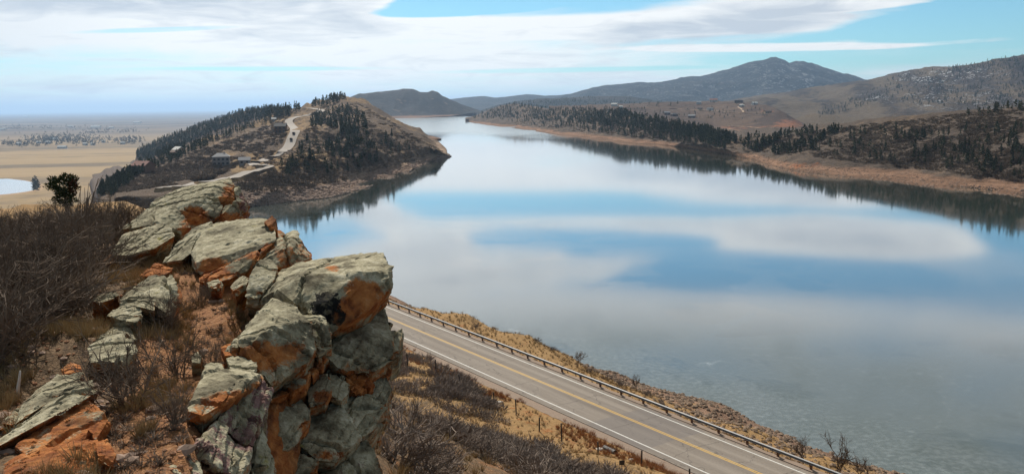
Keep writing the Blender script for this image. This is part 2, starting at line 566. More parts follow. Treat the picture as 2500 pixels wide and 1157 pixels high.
M_RIDGE = terrain_material('dry_ridge_ground', (0.30, 0.205, 0.115), (0.135, 0.10, 0.076), (0.30, 0.205, 0.14), 0.022, (0.30, 0.215, 0.155), 6.5, (0.42, 0.55), 0.3)
M_WEST = terrain_material('west_shore_ground', (0.165, 0.12, 0.086), (0.10, 0.078, 0.064), (0.20, 0.145, 0.104), 0.014, (0.25, 0.152, 0.102), 3.3, (0.40, 0.55), 0.3, red=(0.30, 0.12, 0.06))
M_MESA = terrain_material('mesa_ground', (0.145, 0.098, 0.068), (0.08, 0.056, 0.045), (0.20, 0.115, 0.072), 0.008, None, 0, (0.38, 0.6), 0.25, red=(0.27, 0.12, 0.065))
M_FOOT = terrain_material('foothill_grass_ground', (0.125, 0.094, 0.062), (0.055, 0.042, 0.034), (0.115, 0.082, 0.06), 0.0035, None, 0, (0.47, 0.60), 0.2, snow=True)
M_MOUNT = terrain_material('forested_mountain_ground', (0.05, 0.043, 0.037), (0.018, 0.022, 0.022), (0.07, 0.058, 0.048), 0.0022, None, 0, (0.36, 0.55), 0.35, snow=True)
M_FARH = terrain_material('far_hogback_ground', (0.075, 0.062, 0.05), (0.04, 0.037, 0.034), (0.2, 0.14, 0.1), 0.006, (0.26, 0.16, 0.11), 8.0, (0.36, 0.55), 0.3)
M_SLOPE = terrain_material('roadside_slope_ground', (0.36, 0.225, 0.105), (0.16, 0.115, 0.075), (0.33, 0.155, 0.07), 0.12, (0.26, 0.165, 0.115), 4.0, (0.50, 0.64), 0.0, red=(0.33, 0.13, 0.045))

def plain_material():
    m_, t, bs = mat('dry_plains_ground')
    p = posn(t)
    x, y, z = t.xyz(p)
    q = t.comb(t.m('MULTIPLY', x, 0.00035), t.m('MULTIPLY', y, 0.0011), 0.0)
    n1 = t.noise(q, 2.2, 7.0, 0.62, 0.5)
    n2 = t.noise(p, 0.012, 6.0, 0.7)
    near = t.ramp(t.m('ADD', t.m('MULTIPLY', n1, 0.75), t.m('MULTIPLY', n2, 0.25)), [(0.36, (0.125, 0.098, 0.068)), (0.45, (0.195, 0.145, 0.09)), (0.52, (0.31, 0.222, 0.12)), (0.68, (0.38, 0.275, 0.155))])
    far = t.ramp(n1, [(0.34, (0.055, 0.055, 0.048)), (0.46, (0.115, 0.092, 0.075)), (0.56, (0.175, 0.135, 0.10)), (0.70, (0.25, 0.195, 0.14))])
    # open rangeland gives way to fields, groves and town further out
    c = t.mix(t.step(t.m('ADD', y, t.m('MULTIPLY', t.m('SUBTRACT', n1, 0.5), 3500)), 3000, 5200), near, far)
    t.put(bs.inputs['Base Color'], c)
    bs.inputs['Specular IOR Level'].default_value = 0.05
    return m_
M_PLAIN = plain_material()

def water_material(name, ice):
    m_, t, bs = mat(name)
    p = posn(t)
    x, y, z = t.xyz(p)
    bs.inputs['IOR'].default_value = 1.7
    bs.inputs['Coat Weight'].default_value = 0.75      # film of clear ice
    bs.inputs['Coat IOR'].default_value = 1.45
    bs.inputs['Coat Roughness'].default_value = 0.06
    bs.inputs['Specular IOR Level'].default_value = 0.5
    base = (0.040, 0.055, 0.044)
    rough = 0.05
    if ice:
        # thin melting ice along the near shore
        nd = t.m('ADD', t.m('MULTIPLY', x, 0.827), t.m('MULTIPLY', y, 0.562))
        n1 = t.noise(p, 0.035, 6.0, 0.62, 0.6)
        n2 = t.noise(p, 0.5, 5.0, 0.7)
        n3 = t.noise(p, 1.1, 4.0, 0.6)
        zone = t.step(nd, 250.0, 96.0)
        sheet = t.step(t.m('ADD', n1, t.m('MULTIPLY', zone, 0.10)), 0.50, 0.545)
        sheet = t.m('MULTIPLY', sheet, zone)
        frost = t.step(t.m('ADD', t.m('MULTIPLY', n2, 0.5), t.m('MULTIPLY', n3, 0.5)), 0.50, 0.72)
        ridge = t.step(t.m('ABSOLUTE', t.m('SUBTRACT', t.noise(t.vm('ADD', p, (40, 0, 0)), 0.022, 5.0, 0.6, 0.4), 0.5)), 0.010, 0.002)
        ridge = t.m('MULTIPLY', t.m('MULTIPLY', ridge, zone), t.step(n2, 0.48, 0.66))
        c = t.mix(t.m('MULTIPLY', sheet, t.m('ADD', t.m('MULTIPLY', frost, 0.14), 0.07)), base, (0.36, 0.41, 0.40))
        edge = t.m('MULTIPLY', t.step(t.m('ADD', nd, t.m('MULTIPLY', t.m('SUBTRACT', n1, 0.5), 30.0)), 112.0, 97.0), t.step(n3, 0.42, 0.62))
        c = t.mix(t.m('MULTIPLY', edge, 0.12), c, (0.45, 0.5, 0.5))
        spot = t.m('MULTIPLY', t.step(t.noise(t.vm('ADD', p, (7, 90, 0)), 0.06, 4.0, 0.55), 0.68, 0.74), t.m('MULTIPLY', zone, t.step(n2, 0.4, 0.6)))
        c = t.mix(t.m('MULTIPLY', t.m('MAXIMUM', t.m('MULTIPLY', ridge, 0.2), spot), 0.45), c, (0.62, 0.66, 0.67))
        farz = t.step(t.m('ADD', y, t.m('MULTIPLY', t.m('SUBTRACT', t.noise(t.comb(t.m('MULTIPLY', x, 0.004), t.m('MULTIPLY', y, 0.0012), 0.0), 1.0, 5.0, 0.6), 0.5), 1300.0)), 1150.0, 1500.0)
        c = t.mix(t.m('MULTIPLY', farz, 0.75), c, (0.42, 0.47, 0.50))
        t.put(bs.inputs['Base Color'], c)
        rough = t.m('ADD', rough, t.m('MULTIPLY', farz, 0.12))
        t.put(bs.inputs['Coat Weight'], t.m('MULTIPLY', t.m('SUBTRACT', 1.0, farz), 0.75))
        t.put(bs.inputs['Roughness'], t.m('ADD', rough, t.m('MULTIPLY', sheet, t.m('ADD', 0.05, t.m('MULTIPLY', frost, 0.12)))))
        # cat's paws far out
    else:
        bs.inputs['Base Color'].default_value = base + (1,)
        bs.inputs['Roughness'].default_value = rough
    wv = t.noise(t.comb(t.m('MULTIPLY', x, 0.05), t.m('MULTIPLY', y, 0.012), 0.0), 1.0, 3.0, 0.5)
    bump(t, bs, wv, 0.25, 0.02)
    return m_
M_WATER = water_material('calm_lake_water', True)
M_POND = water_material('pond_water', False)

def foliage(name, a, b, trans=0.0):
    m_, t, bs = mat(name)
    oi = t.node('ShaderNodeObjectInfo').outputs['Random']
    n = t.noise(posn(t), 0.7, 3.0, 0.6)
    f = t.m('ADD', t.m('MULTIPLY', n, 0.6), t.m('MULTIPLY', t.m('ADD', oi, t.attr('tint')), 0.4), clamp=True)
    t.put(bs.inputs['Base Color'], t.mix(f, a, b))
    bs.inputs['Specular IOR Level'].default_value = 0.1
    return m_
M_PINE = foliage('pine_needles', (0.030, 0.043, 0.030), (0.10, 0.11, 0.066))
M_BARK = plain_mat('pine_bark', (0.11, 0.07, 0.045), 0.95, 0.3, 3.0)
M_SCRUB = foliage('bare_grey_scrub', (0.12, 0.094, 0.078), (0.275, 0.218, 0.18))
M_SCRUBH = foliage('hillside_scrub', (0.125, 0.098, 0.075), (0.25, 0.195, 0.148))
M_TWIG = foliage('dark_bare_twigs', (0.062, 0.041, 0.029), (0.28, 0.215, 0.165))
M_GRASS = foliage('dry_bunch_grass', (0.20, 0.135, 0.065), (0.44, 0.32, 0.17))
M_RUSTY = foliage('rust_red_dry_weeds', (0.21, 0.085, 0.03), (0.36, 0.16, 0.06))
M_GROVE = foliage('far_grove_trees', (0.045, 0.05, 0.042), (0.10, 0.095, 0.075))
M_JUNI = foliage('juniper_green', (0.014, 0.024, 0.009), (0.05, 0.066, 0.025))
M_JUNR = foliage('juniper_browned', (0.05, 0.022, 0.012), (0.12, 0.05, 0.03))
M_RUBBLE = plain_mat('shore_rubble_stone', (0.30, 0.21, 0.16), 0.95, 0.45, 1.2)
M_RUBRED = plain_mat('red_riprap_stone', (0.22, 0.155, 0.108), 0.95, 0.45, 1.5)
M_PEBBLE = plain_mat('orange_pebbles', (0.34, 0.17, 0.09), 0.95, 0.5, 6.0)
M_PALE = plain_mat('pale_bleached_stone', (0.6, 0.55, 0.48), 0.9, 0.2, 2.0)

def asphalt():
    m_, t, bs = mat('worn_asphalt')
    p = posn(t)
    x, y, z = t.xyz(p)
    al = t.m('SUBTRACT', t.m('MULTIPLY', x, 0.562), t.m('MULTIPLY', y, 0.827))
    ac = t.m('ADD', t.m('MULTIPLY', x, 0.827), t.m('MULTIPLY', y, 0.562))
    n1 = t.noise(t.comb(t.m('MULTIPLY', al, 0.05), t.m('MULTIPLY', ac, 0.9), 0), 1.0, 5.0, 0.6)
    n2 = t.noise(p, 6.0, 4.0, 0.7)
    f = t.m('ADD', t.m('MULTIPLY', n1, 0.6), t.m('MULTIPLY', n2, 0.4))
    f = t.m('ADD', f, t.m('MULTIPLY', t.m('COSINE', t.m('MULTIPLY', t.m('SUBTRACT', ac, 62.15), 3.55)), 0.045))
    c = t.ramp(f, [(0.3, (0.145, 0.122, 0.104)), (0.5, (0.21, 0.18, 0.152)), (0.7, (0.275, 0.24, 0.205))])
    seal = t.step(t.m('ABSOLUTE', t.m('SUBTRACT', t.noise(t.comb(t.m('MULTIPLY', al, 0.12), t.m('MULTIPLY', ac, 0.35), 4.0), 1.0, 3.0, 0.5), 0.5)), 0.006, 0.002)
    c = t.mix(t.m('MULTIPLY', seal, 0.5), c, (0.05, 0.045, 0.042))
    # newer, darker repair laid across the road
    rep = t.m('MULTIPLY', t.step(al, -71.1, -70.9), t.step(al, -61.9, -62.1))
    c = t.mix(t.m('MULTIPLY', rep, 0.55), c, (0.15, 0.135, 0.13))
    # transverse cracks
    wob_ = t.m('MULTIPLY', t.m('SUBTRACT', t.noise(p, 0.8, 3.0, 0.6), 0.5), 1.1)
    cr = t.m('ABSOLUTE', t.m('SUBTRACT', t.m('FRACT', t.m('DIVIDE', t.m('ADD', al, wob_), 9.1)), 0.5))
    crk = t.step(cr, 0.008, 0.003)
    c = t.mix(t.m('MULTIPLY', crk, 0.55), c, (0.06, 0.052, 0.048))
    t.put(bs.inputs['Base Color'], c)
    bs.inputs['Roughness'].default_value = 0.85
    return m_
M_ASPH = asphalt()
M_FARASPH = plain_mat('far_road_asphalt', (0.30, 0.265, 0.235), 0.9, 0.1, 0.2)
M_DIRTRD = plain_mat('dirt_track', (0.38, 0.27, 0.18), 0.95, 0.2, 0.1)
M_SHOULDER = plain_mat('gravel_shoulder', (0.25, 0.185, 0.14), 0.95, 0.3, 2.5)
M_WHITE = plain_mat('white_road_paint', (0.58, 0.57, 0.54), 0.7, 0.4, 3.0)
M_YELL = plain_mat('yellow_road_paint', (0.60, 0.36, 0.06), 0.7, 0.18, 5.0)
M_STEEL = plain_mat('galvanised_steel', (0.20, 0.205, 0.215), 0.6, 0.15, 2.0, 0.3, 0.4)
M_POSTW = plain_mat('rusty_timber_post', (0.17, 0.085, 0.045), 0.9, 0.3, 4.0)
M_TPOST = plain_mat('dark_steel_fence_post', (0.035, 0.03, 0.028), 0.8, 0.3, 4.0)
M_WIRE = plain_mat('fence_wire', (0.12, 0.11, 0.10), 0.6, 0.1, 2.0, 0.6)
M_BLACKP = plain_mat('black_plastic_pipe', (0.02, 0.02, 0.022), 0.5, 0.1, 2.0)
M_BONE = plain_mat('bleached_wood', (0.62, 0.57, 0.52), 0.85, 0.25, 14.0)
M_GLASS = plain_mat('dark_window_glass', (0.03, 0.035, 0.045), 0.15, 0.1, 1.0, 0.0, 0.6)

# ------------------------------------------------------------------ the setting: plain, lake, near hill, ridges
ROAD_Z = CAMZ - 34.0

def nt_of(x, y):
    return 0.827 * x + 0.562 * y, 0.562 * x - 0.827 * y

def xy_of(n, t):
    return 0.827 * n + 0.562 * t, 0.562 * n - 0.827 * t

def ground_rel(x, y):
    """near hill, height relative to the camera (vectorised)"""
    n, t = nt_of(np.asarray(x, float), np.asarray(y, float))
    nc = np.interp(t, [-330, -60, -30.4, -21.9, -15.3, -11.3, -8.8, -6.86, -3.87, .17, 10, 60],
                   [14, 10, 8.0, 6.0, 4.6, 3.2, 2.1, 1.5, 1.0, .4, 1.0, 2.0])
    top = np.interp(t, [-330, -160, -80, -45, -30, -22, 0, 60], [-34, -33.5, -22, -9.5, -3.8, -2.95, -2.85, -1.7])
    s = n - nc
    frac_top = np.clip((top + 34) / 31.3, 0.0, 1.2)
    drop = np.interp(s, [0, .4, 1.5, 5, 10], [0, -.8, -3.6, -7.0, -10.3]) * frac_top
    f = np.clip((n - (nc + 10)) / (56.2 - nc - 10), 0, 1)
    z10 = top - 10.3 * frac_top
    z = np.where(s < 10, top + drop, z10 + (-34.05 - z10) * f ** 0.93)
    left = np.clip(-s - 12, 0, None)
    z = np.where(s < -12, z - left * 0.30 - 0.0016 * left ** 2, z)
    z = np.maximum(z, -116)
    # road bench and lake bank
    bulge = np.exp(-((t + 110) / 21.0) ** 2)
    n2 = 67.9 + 7.5 * bulge
    n3 = np.interp(t, [-150, -100, -80, -40], [90, 91.5, 95, 96]) + 1.2 * np.sin(t * 0.13 + 1) + 0.6 * np.sin(t * 0.41)
    zb = np.where(n < n2, -34.3 - 0.06 * np.clip(n - 67.4, 0, None), np.interp((n - n2) / (n3 - n2), [0, 1, 2.2], [-34.9, -44.0, -52]))
    z = np.where(n > 56.2, np.where(n < 67.2, -34.05, zb), z)
    return z

def ground_z(x, y, detail=True):
    x = np.asarray(x, float); y = np.asarray(y, float)
    z = ground_rel(x, y)
    p = np.stack([x, y, np.zeros_like(x)], -1).reshape(-1, 3)
    n, t = nt_of(x, y)
    onroad = np.clip(np.minimum((n - 51.2) / 4.5, (71.5 - n) / 3.5), 0, 1)
    far = np.clip((np.abs(n) - 10) / 20.0, 0, 1)
    ff = far.ravel()
    nz = (fbm(p * 0.55, 5, 0.5, 3) * 0.16 * (1 - ff) + ff * fbm(p * 0.11, 5, 0.5, 5) * 0.9).reshape(x.shape)
    return z + nz * (1 - onroad) + CAMZ

# hilltop soil, fine grid
nn = np.arange(-30, 22, 0.16); tt = np.arange(-38, 14, 0.16)
N_, T_ = np.meshgrid(nn, tt, indexing='ij')
X_, Y_ = xy_of(N_, T_)
Z_ = ground_z(X_, Y_)
V = np.stack([X_, Y_, Z_], -1).reshape(-1, 3)
me = np_mesh('hilltop', V, grid_faces(len(nn), len(tt)))
ppx, ppy, pf = project(V)
# foot path: wandering line over the hilltop
path_pts = [P(430, 1157, 6.5), P(470, 960, 8.2), P(505, 800, 10.9), P(520, 720, 13.0), P(420, 640, 16.0), P(360, 600, 18.0), P(300, 1100, 6.9)]
pd = np.full(len(V), 9.0)
for a, b in list(zip(path_pts, path_pts[1:]))[:5] + [(path_pts[0], path_pts[6])]:
    a2 = np.array(a)[:2]; d2 = np.array(b)[:2] - a2
    k = np.clip(((V[:, :2] - a2) @ d2) / (d2 @ d2), 0, 1)
    pd = np.minimum(pd, np.linalg.norm(V[:, :2] - (a2 + k[:, None] * d2), axis=1))
Nv, Tv = nt_of(V[:, 0], V[:, 1])
fattr(me, 'path', np.clip(1.15 - pd / 1.3, 0, 1) + np.where(Nv > 6, 0.35, 0))
hilltop = tag(obj('hilltop', me, M_SOIL), kind='structure')

# wider hillside down to the road, the lake bank and the plain
nn = np.concatenate([np.arange(-210, -31, 4.0), np.arange(-31, 112, 0.9)])
tt = np.concatenate([np.arange(-360, -170, 3.0), np.arange(-170, 60, 0.9)])
N_, T_ = np.meshgrid(nn, tt, indexing='ij')
X_, Y_ = xy_of(N_, T_)
Z_ = ground_z(X_, Y_)
Z_ -= 0.6 * ((N_ > -29) & (N_ < 21) & (T_ > -37) & (T_ < 13))
V = np.stack([X_, Y_, Z_], -1).reshape(-1, 3)
me = np_mesh('hillside', V, grid_faces(len(nn), len(tt)))
Nv, Tv = nt_of(V[:, 0], V[:, 1])
fattr(me, 'veg', np.where(Nv > 67.4, -0.12, 0.0) + np.where((Nv > 45) & (Nv < 58), -0.06, 0))
fattr(me, 'red', np.where((Nv > 51) & (Nv < 58), 0.42, 0.12))
hillside = tag(obj('hillside', me, M_SLOPE), kind='structure')

def rowfn(pts):
    pts = sorted(pts)
    xs = [p[0] for p in pts]
    return lambda x: (np.interp(x, xs, [p[1] for p in pts]), np.interp(x, xs, [p[2] for p in pts]))

def wrow(pts):
    """shoreline row: distance comes from the water plane"""
    return [(px, py, water(px, py).y) for px, py in pts]

PATCH = {}
def terrain(name, material, px0, px1, dpx, rows, per, amp, nscale, back, veg=None, red=None, snow=None, dry=None, zmin=None, zmask=None, smooth_k=9, oct=5):
    """lofts rows of (photo px, photo py, distance) into a hill; `back` = (extra distance, z) rows behind the crest"""
    pxs = np.arange(px0, px1 + dpx, dpx)
    R = []
    dvec = np.array([ray(a, 0) for a in (0,)])
    for r in rows:
        y_, D_ = rowfn(r)(pxs)
        ker = np.hanning(smooth_k + 2)[1:-1]; ker /= ker.sum()
        pad = smooth_k // 2
        D_ = np.convolve(np.pad(D_, pad * 3, mode='edge'), np.hanning(smooth_k * 3 - 3 + 2 + (0 if smooth_k % 2 else 0))[1:-1] / np.hanning(smooth_k * 3 - 3 + 2)[1:-1].sum(), 'same')[pad * 3:pad * 3 + len(pxs)]
        if zmin is not None and len(R) < len(zmin):
            for q_ in range(len(pxs)):
                d_ = ray(pxs[q_], y_[q_]); zq = CAMZ + d_.z / d_.y * D_[q_]
                lim = zmin[len(R)] * float(np.interp(pxs[q_], *zmask)) if zmask else zmin[len(R)]
                if zmin[len(R)] > 0 and zq < lim and d_.z < 0: D_[q_] = (lim - CAMZ) / d_.z * d_.y
        pts = np.array([P(a, b, c) for a, b, c in zip(pxs, y_, D_)])
        R.append(pts)
    for dD, zb in back:
        last = R[-1].copy()
        k = (last[:, 1] + dD) / last[:, 1]
        nx = last * k[:, None]
        nx[:, 2] = np.minimum(zb, last[:, 2] - 6.0)
        R.append(nx)
    R = np.array(R)                                     # rows, columns, 3
    # catmull-rom style blend across rows
    segs = []
    nr = len(R)
    for i in range(nr - 1):
        p0 = R[max(i - 1, 0)]; p1 = R[i]; p2 = R[i + 1]; p3 = R[min(i + 2, nr - 1)]
        k = per[i] if i < len(per) else 6
        for j in range(k):
            u = j / k
            lin = p1 + (p2 - p1) * u
            cr = 0.5 * ((2 * p1) + (-p0 + p2) * u + (2 * p0 - 5 * p1 + 4 * p2 - p3) * u ** 2 + (-p0 + 3 * p1 - 3 * p2 + p3) * u ** 3)
            q = lin.copy()
            q[:, 2] = 0.5 * lin[:, 2] + 0.5 * cr[:, 2]
            segs.append((q, i + u))
    segs.append((R[-1], nr - 1.0))
    G = np.array([s[0] for s in segs]); rowi = np.array([s[1] for s in segs])
    V = G.reshape(-1, 3).copy()
    rw = np.repeat(rowi, len(pxs)); pxv = np.tile(pxs, len(rowi))
    crest = len(rows) - 1
    env = np.clip(rw / 0.5, 0, 1) * np.clip((px1 - pxv) / 70.0, 0, 1)
    env = env * (0.15 + 0.85 * np.clip(np.abs(rw - crest) / 0.5, 0, 1))
    ridged = 1 - 2 * np.abs(fbm(V * nscale * np.array([1, 1, 0.3]) + 5, 4, 0.5, 11))
    V[:, 2] += env * amp * (0.75 * fbm(V * nscale * np.array([1, 1, 0.2]), oct, 0.55, 2) + 0.45 * ridged)
    nrm = fbm(V * nscale * 6, 3, 0.5, 21) * amp * 0.18 * np.clip(rw / 0.4, 0, 1) * np.clip((px1 - pxv) / 40.0, 0, 1)
    z_base = V[:, 2].copy()
    V[:, 2] += nrm
    if zmin is not None:
        V[:, 2] = np.where((rw > 0.9) & (G.reshape(-1, 3)[:, 2] > 2.0), np.maximum(V[:, 2], 1.5 + np.clip(rw - 1, 0, 2) * 1.5), V[:, 2])
    me = np_mesh(name, V, grid_faces(len(rowi), len(pxs)))
    z0 = np.zeros(len(V))
    fattr(me, 'veg', z0 if veg is None else veg(pxv, rw, V))
    fattr(me, 'red', z0 if red is None else red(pxv, rw, V))
    fattr(me, 'snow', z0 if snow is None else snow(pxv, rw, V))
    if dry is not None: fattr(me, 'dry', dry(pxv, rw, V))
    o = tag(obj(name, me, material), kind='structure')
    PATCH[name] = BVHTree.FromPolygons([tuple(v) for v in V], grid_faces(len(rowi), len(pxs)).tolist())
    return o

def blob(px, py, V, items):
    x, y, f = project(V)
    r = np.zeros(len(V))
    for cx, cy, rx, ry, a in items:
        r = r + a * np.exp(-(((x - cx) / rx) ** 2 + ((y - cy) / ry) ** 2))
    return r

# great plain: one sheet to the horizon
gx = np.concatenate([-np.geomspace(90000, 3000, 14), np.linspace(-2900, 2900, 40), np.geomspace(3000, 90000, 14)])
gy = np.concatenate([np.linspace(-60000, -500, 10), np.linspace(0, 6000, 60), np.geomspace(6500, 90000, 24)])
GX, GY = np.meshgrid(gx, gy, indexing='ij')
GZ = -70.0 + 3.0 * np.sin(GX / 900.0 + 1) * np.sin(GY / 1300.0) * (GY > 1800)
GZ = GZ - 12 * ((np.abs(GX) < 2950) & (GY < 500))
plain = tag(obj('plain', np_mesh('plain', np.stack([GX, GY, GZ], -1).reshape(-1, 3), grid_faces(len(gx), len(gy))), M_PLAIN), kind='structure')

def sheet(name, pts, z, material):
    me = bpy.data.meshes.new(name)
    bm = bmesh.new()
    f = bm.faces.new([bm.verts.new((p[0], p[1], z)) for p in pts])
    bmesh.ops.triangulate(bm, faces=[f])
    bmesh.ops.recalc_face_normals(bm, faces=bm.faces)
    if sum(fc.normal.z for fc in bm.faces) < 0:
        bmesh.ops.reverse_faces(bm, faces=bm.faces)
    bm.to_mesh(me); bm.free()
    return tag(obj(name, me, material), kind='structure')

lake = sheet('lake', [(87, -14), (8, 102), (-31, 160), (-75, 240), (-112, 330), (-118, 400), (-95, 470), (-70, 620), (-105, 800), (-130, 1000), (-200, 1300),
                      (-330, 2000), (-440, 2700), (-600, 3450), (-200, 3650), (-60, 3300)]
             + [tuple(water(a_, b_))[:2] for a_, b_ in ((1150, 288), (1230, 300), (1300, 308), (1430, 324), (1580, 336), (1720, 348), (1793, 358), (1890, 392), (2082, 420), (2341, 450), (2500, 464), (2700, 482), (3200, 520), (4200, 600))]
             + [(400, -120), (160, -120)], 0.0, M_WATER)
pond_px = [(-420, 452), (-200, 441), (-40, 438), (20, 436.5), (60, 441), (88, 447), (97, 455), (90, 463), (60, 469), (20, 474), (-60, 480), (-250, 488), (-420, 490)]
pond = sheet('pond', [tuple(water(a, b, -69.2)) for a, b in pond_px], -69.2, M_POND)
bank_me = MB()
o_ = [water(a, b, -69.25) for a, b in pond_px]
c_ = sum(o_, Vector()) / len(o_)
pr = [c_ + (p - c_) * 1.10 for p in o_]
for i in range(len(o_)):
    j = (i + 1) % len(o_)
    bank_me.poly([(o_[i].x, o_[i].y, -69.15), (o_[j].x, o_[j].y, -69.15), (pr[j].x, pr[j].y, -70.4), (pr[i].x, pr[i].y, -70.4)])
pond_bank = tag(obj('pond_bank', bank_me.mesh('pond_bank'), plain_mat('reedy_pond_bank', (0.33, 0.21, 0.11), 0.95, 0.3, 0.05)), kind='structure')

# left massif between the lake and the plain
rowsL = [
    [(215, 1200, 380), (245, 540, 380), (300, 510, 375), (420, 505, 372), (560, 512, 372)] + wrow([(600, 504), (650, 499), (700, 494), (800, 484), (850, 472), (900, 457), (950, 442), (990, 429), (1004, 414), (1050, 396), (1101, 381.5)]),
    [(215, 1100, 390), (245, 500, 390), (300, 488, 390), (420, 478, 385), (560, 484, 385), (600, 482, 395), (700, 465, 425), (800, 442, 470), (900, 418, 560), (1000, 393, 670), (1060, 380, 750), (1101, 381, 779)],
    [(215, 1100, 420), (245, 480, 420), (300, 466, 410), (400, 461, 400), (560, 437, 430), (650, 412, 460), (750, 398, 480), (850, 372, 545), (950, 362, 620), (1050, 366, 725), (1101, 380.7, 781)],
    [(215, 1000, 500), (245, 470, 500), (300, 453, 500), (430, 424, 530), (560, 400, 560), (650, 388, 590), (700, 352, 650), (800, 332, 680), (880, 312, 720), (950, 320, 770), (1040, 347, 800), (1101, 380.4, 785)],
    [(215, 900, 600), (245, 466, 620), (330, 430, 700), (430, 384, 800), (520, 352, 900), (600, 326, 950), (700, 296, 1000), (770, 274, 1050), (840, 258, 1050), (900, 274, 1020), (960, 303, 980), (1030, 336, 920), (1101, 380.2, 790)],
    [(215, 880, 620), (245, 462, 640), (330, 424, 730), (430, 381, 840), (520, 340, 950), (600, 306, 1030), (680, 281, 1110), (740, 266, 1170), (790, 250, 1200), (835, 238, 1150), (865, 243, 1130), (900, 260, 1100), (960, 290, 1050), (1030, 329, 980), (1101, 380, 800)]]
terrain('east_ridge', M_RIDGE, 215, 1101, 2.5, rowsL, [10, 12, 24, 26, 8, 6, 6], 8.0, 0.011, [(130, 0.0), (420, -60.0), (600, -76.0)], zmin=[-200, 4.0, 9.0], zmask=([0, 235, 280, 1060, 1101], [-30, -30, 1, 1, 0]), dry=lambda a, r, V: 300 * np.clip((640 - a) / 60 + (r - 1.2) * .5, 0, 1),
        veg=lambda a, r, V: 0.03 + blob(a, r, V, [(380, 430, 160, 60, 0.35), (250, 470, 60, 60, 0.4), (820, 400, 160, 60, 0.10), (620, 335, 120, 30, 0.06), (760, 385, 70, 22, -0.22), (680, 395, 60, 14, -0.25), (620, 410, 60, 14, -0.3), (700, 300, 60, 18, -0.12), (560, 350, 80, 30, -0.06), (960, 330, 90, 40, 0.02)]))
rowsL2 = [wrow([(900, 356), (1000, 353), (1038, 350), (1060, 345), (1077, 339.5)]), [(900, 340, 1150), (1000, 338, 1120), (1038, 340, 1120), (1060, 337, 1140), (1077, 339, 1178)],
          [(900, 290, 1300), (960, 303, 1300), (1000, 318, 1280), (1040, 328, 1240), (1077, 338.6, 1190)]]
terrain('red_promontory', M_WEST, 900, 1077, 2.5, rowsL2, [6, 8, 5], 2.0, 0.02, [(120, -3.0)])
rowsB = [[(240, 475, 1000), (330, 452, 1050), (430, 405, 1150), (520, 360, 1230), (600, 322, 1280), (760, 280, 1330)],
         [(240, 470, 1400), (300, 452, 1450), (325, 420, 1480), (336, 366, 1500), (400, 338, 1500), (480, 308, 1500), (560, 281, 1480), (620, 266, 1450), (680, 262, 1400), (705, 266, 1400), (760, 276, 1400)]]
terrain('forested_hogback', M_RIDGE, 240, 760, 3, rowsB, [14, 8], 4.0, 0.012, [(300, -60.0), (500, -80.0)], veg=lambda a, r, V: np.full(len(a), 0.16), dry=lambda a, r, V: np.full(len(a), 300.0))
# far end of the lake
rowsF1 = [[(820, 291, 3350), (960, 292, 3300), (1040, 287, 3350), (1100, 283.5, 3500), (1150, 276, 3700), (1180, 275, 3900)],
          [(820, 262, 3550), (960, 262, 3500), (1040, 265, 3550), (1100, 270, 3600), (1150, 272, 3800), (1180, 274, 3950)],
          [(820, 246, 3700), (850, 240, 3700), (880, 230, 3750), (930, 224.5, 3800), (975, 220, 3800), (985, 217.5, 3800), (1008, 219, 3800), (1025, 226, 3800), (1045, 226, 3800), (1055, 222, 3800), (1068, 225, 3800), (1080, 234, 3800), (1105, 246, 3850), (1150, 263, 3950), (1180, 273, 4000)]]
terrain('far_hogback', M_FARH, 820, 1180, 2.5, rowsF1, [10, 12, 5], 10.0, 0.004, [(900, -20.0)], smooth_k=3, veg=lambda a, r, V: np.full(len(a), 0.04))
rowsF2 = [[(1060, 285, 5600), (1700, 282, 5600)], [(1060, 262, 6600), (1300, 255, 6600), (1700, 262, 6600)],
          [(1060, 250, 7500), (1095, 243, 7500), (1130, 239, 7500), (1180, 235, 7500), (1205, 239, 7500), (1240, 236.5, 7500), (1285, 231, 7500), (1330, 234, 7500), (1385, 230.5, 7500), (1500, 231, 7500), (1600, 240, 7500), (1700, 250, 7500)]]
terrain('distant_range', M_MOUNT, 1060, 1700, 4, rowsF2, [8, 10, 4], 14.0, 0.002, [(1500, -40.0)], smooth_k=3)
rowsF3 = [[(1160, 290, 3300), (1300, 285, 3100), (1760, 290, 3000)], [(1160, 276, 3900), (1300, 260, 3800), (1440, 254, 3700), (1760, 268, 3600)],
          [(1160, 274, 4300), (1210, 260, 4300), (1260, 250, 4300), (1350, 241, 4300), (1440, 236, 4300), (1540, 237, 4300), (1600, 247, 4300), (1700, 257, 4300), (1760, 264, 4300)]]
terrain('middle_hills', M_MOUNT, 1160, 1760, 3, rowsF3, [8, 12, 4], 10.0, 0.004, [(700, -20.0)], veg=lambda a, r, V: np.full(len(a), -0.02))
rowsM = [[(1340, 275, 4800), (2400, 268, 4600)], [(1340, 258, 5600), (1700, 240, 5500), (1900, 215, 5600), (2100, 225, 5500), (2400, 250, 5400)],
         [(1340, 246, 6500), (1370, 237, 6500), (1400, 227, 6500), (1450, 212.5, 6500), (1478, 209, 6500), (1530, 204, 6500), (1560, 201.5, 6500), (1610, 202, 6500), (1680, 189, 6500), (1730, 183, 6500), (1780, 169, 6500), (1830, 154, 6500), (1865, 148, 6500), (1880, 143, 6500), (1895, 141.5, 6500), (1912, 147, 6500), (1928, 156, 6500), (1942, 150, 6500), (1962, 146.5, 6500), (1980, 151, 6500), (2000, 159, 6500), (2040, 173, 6500), (2060, 180, 6500), (2068, 180, 6500), (2110, 194, 6500), (2160, 206, 6500), (2400, 245, 6500)]]
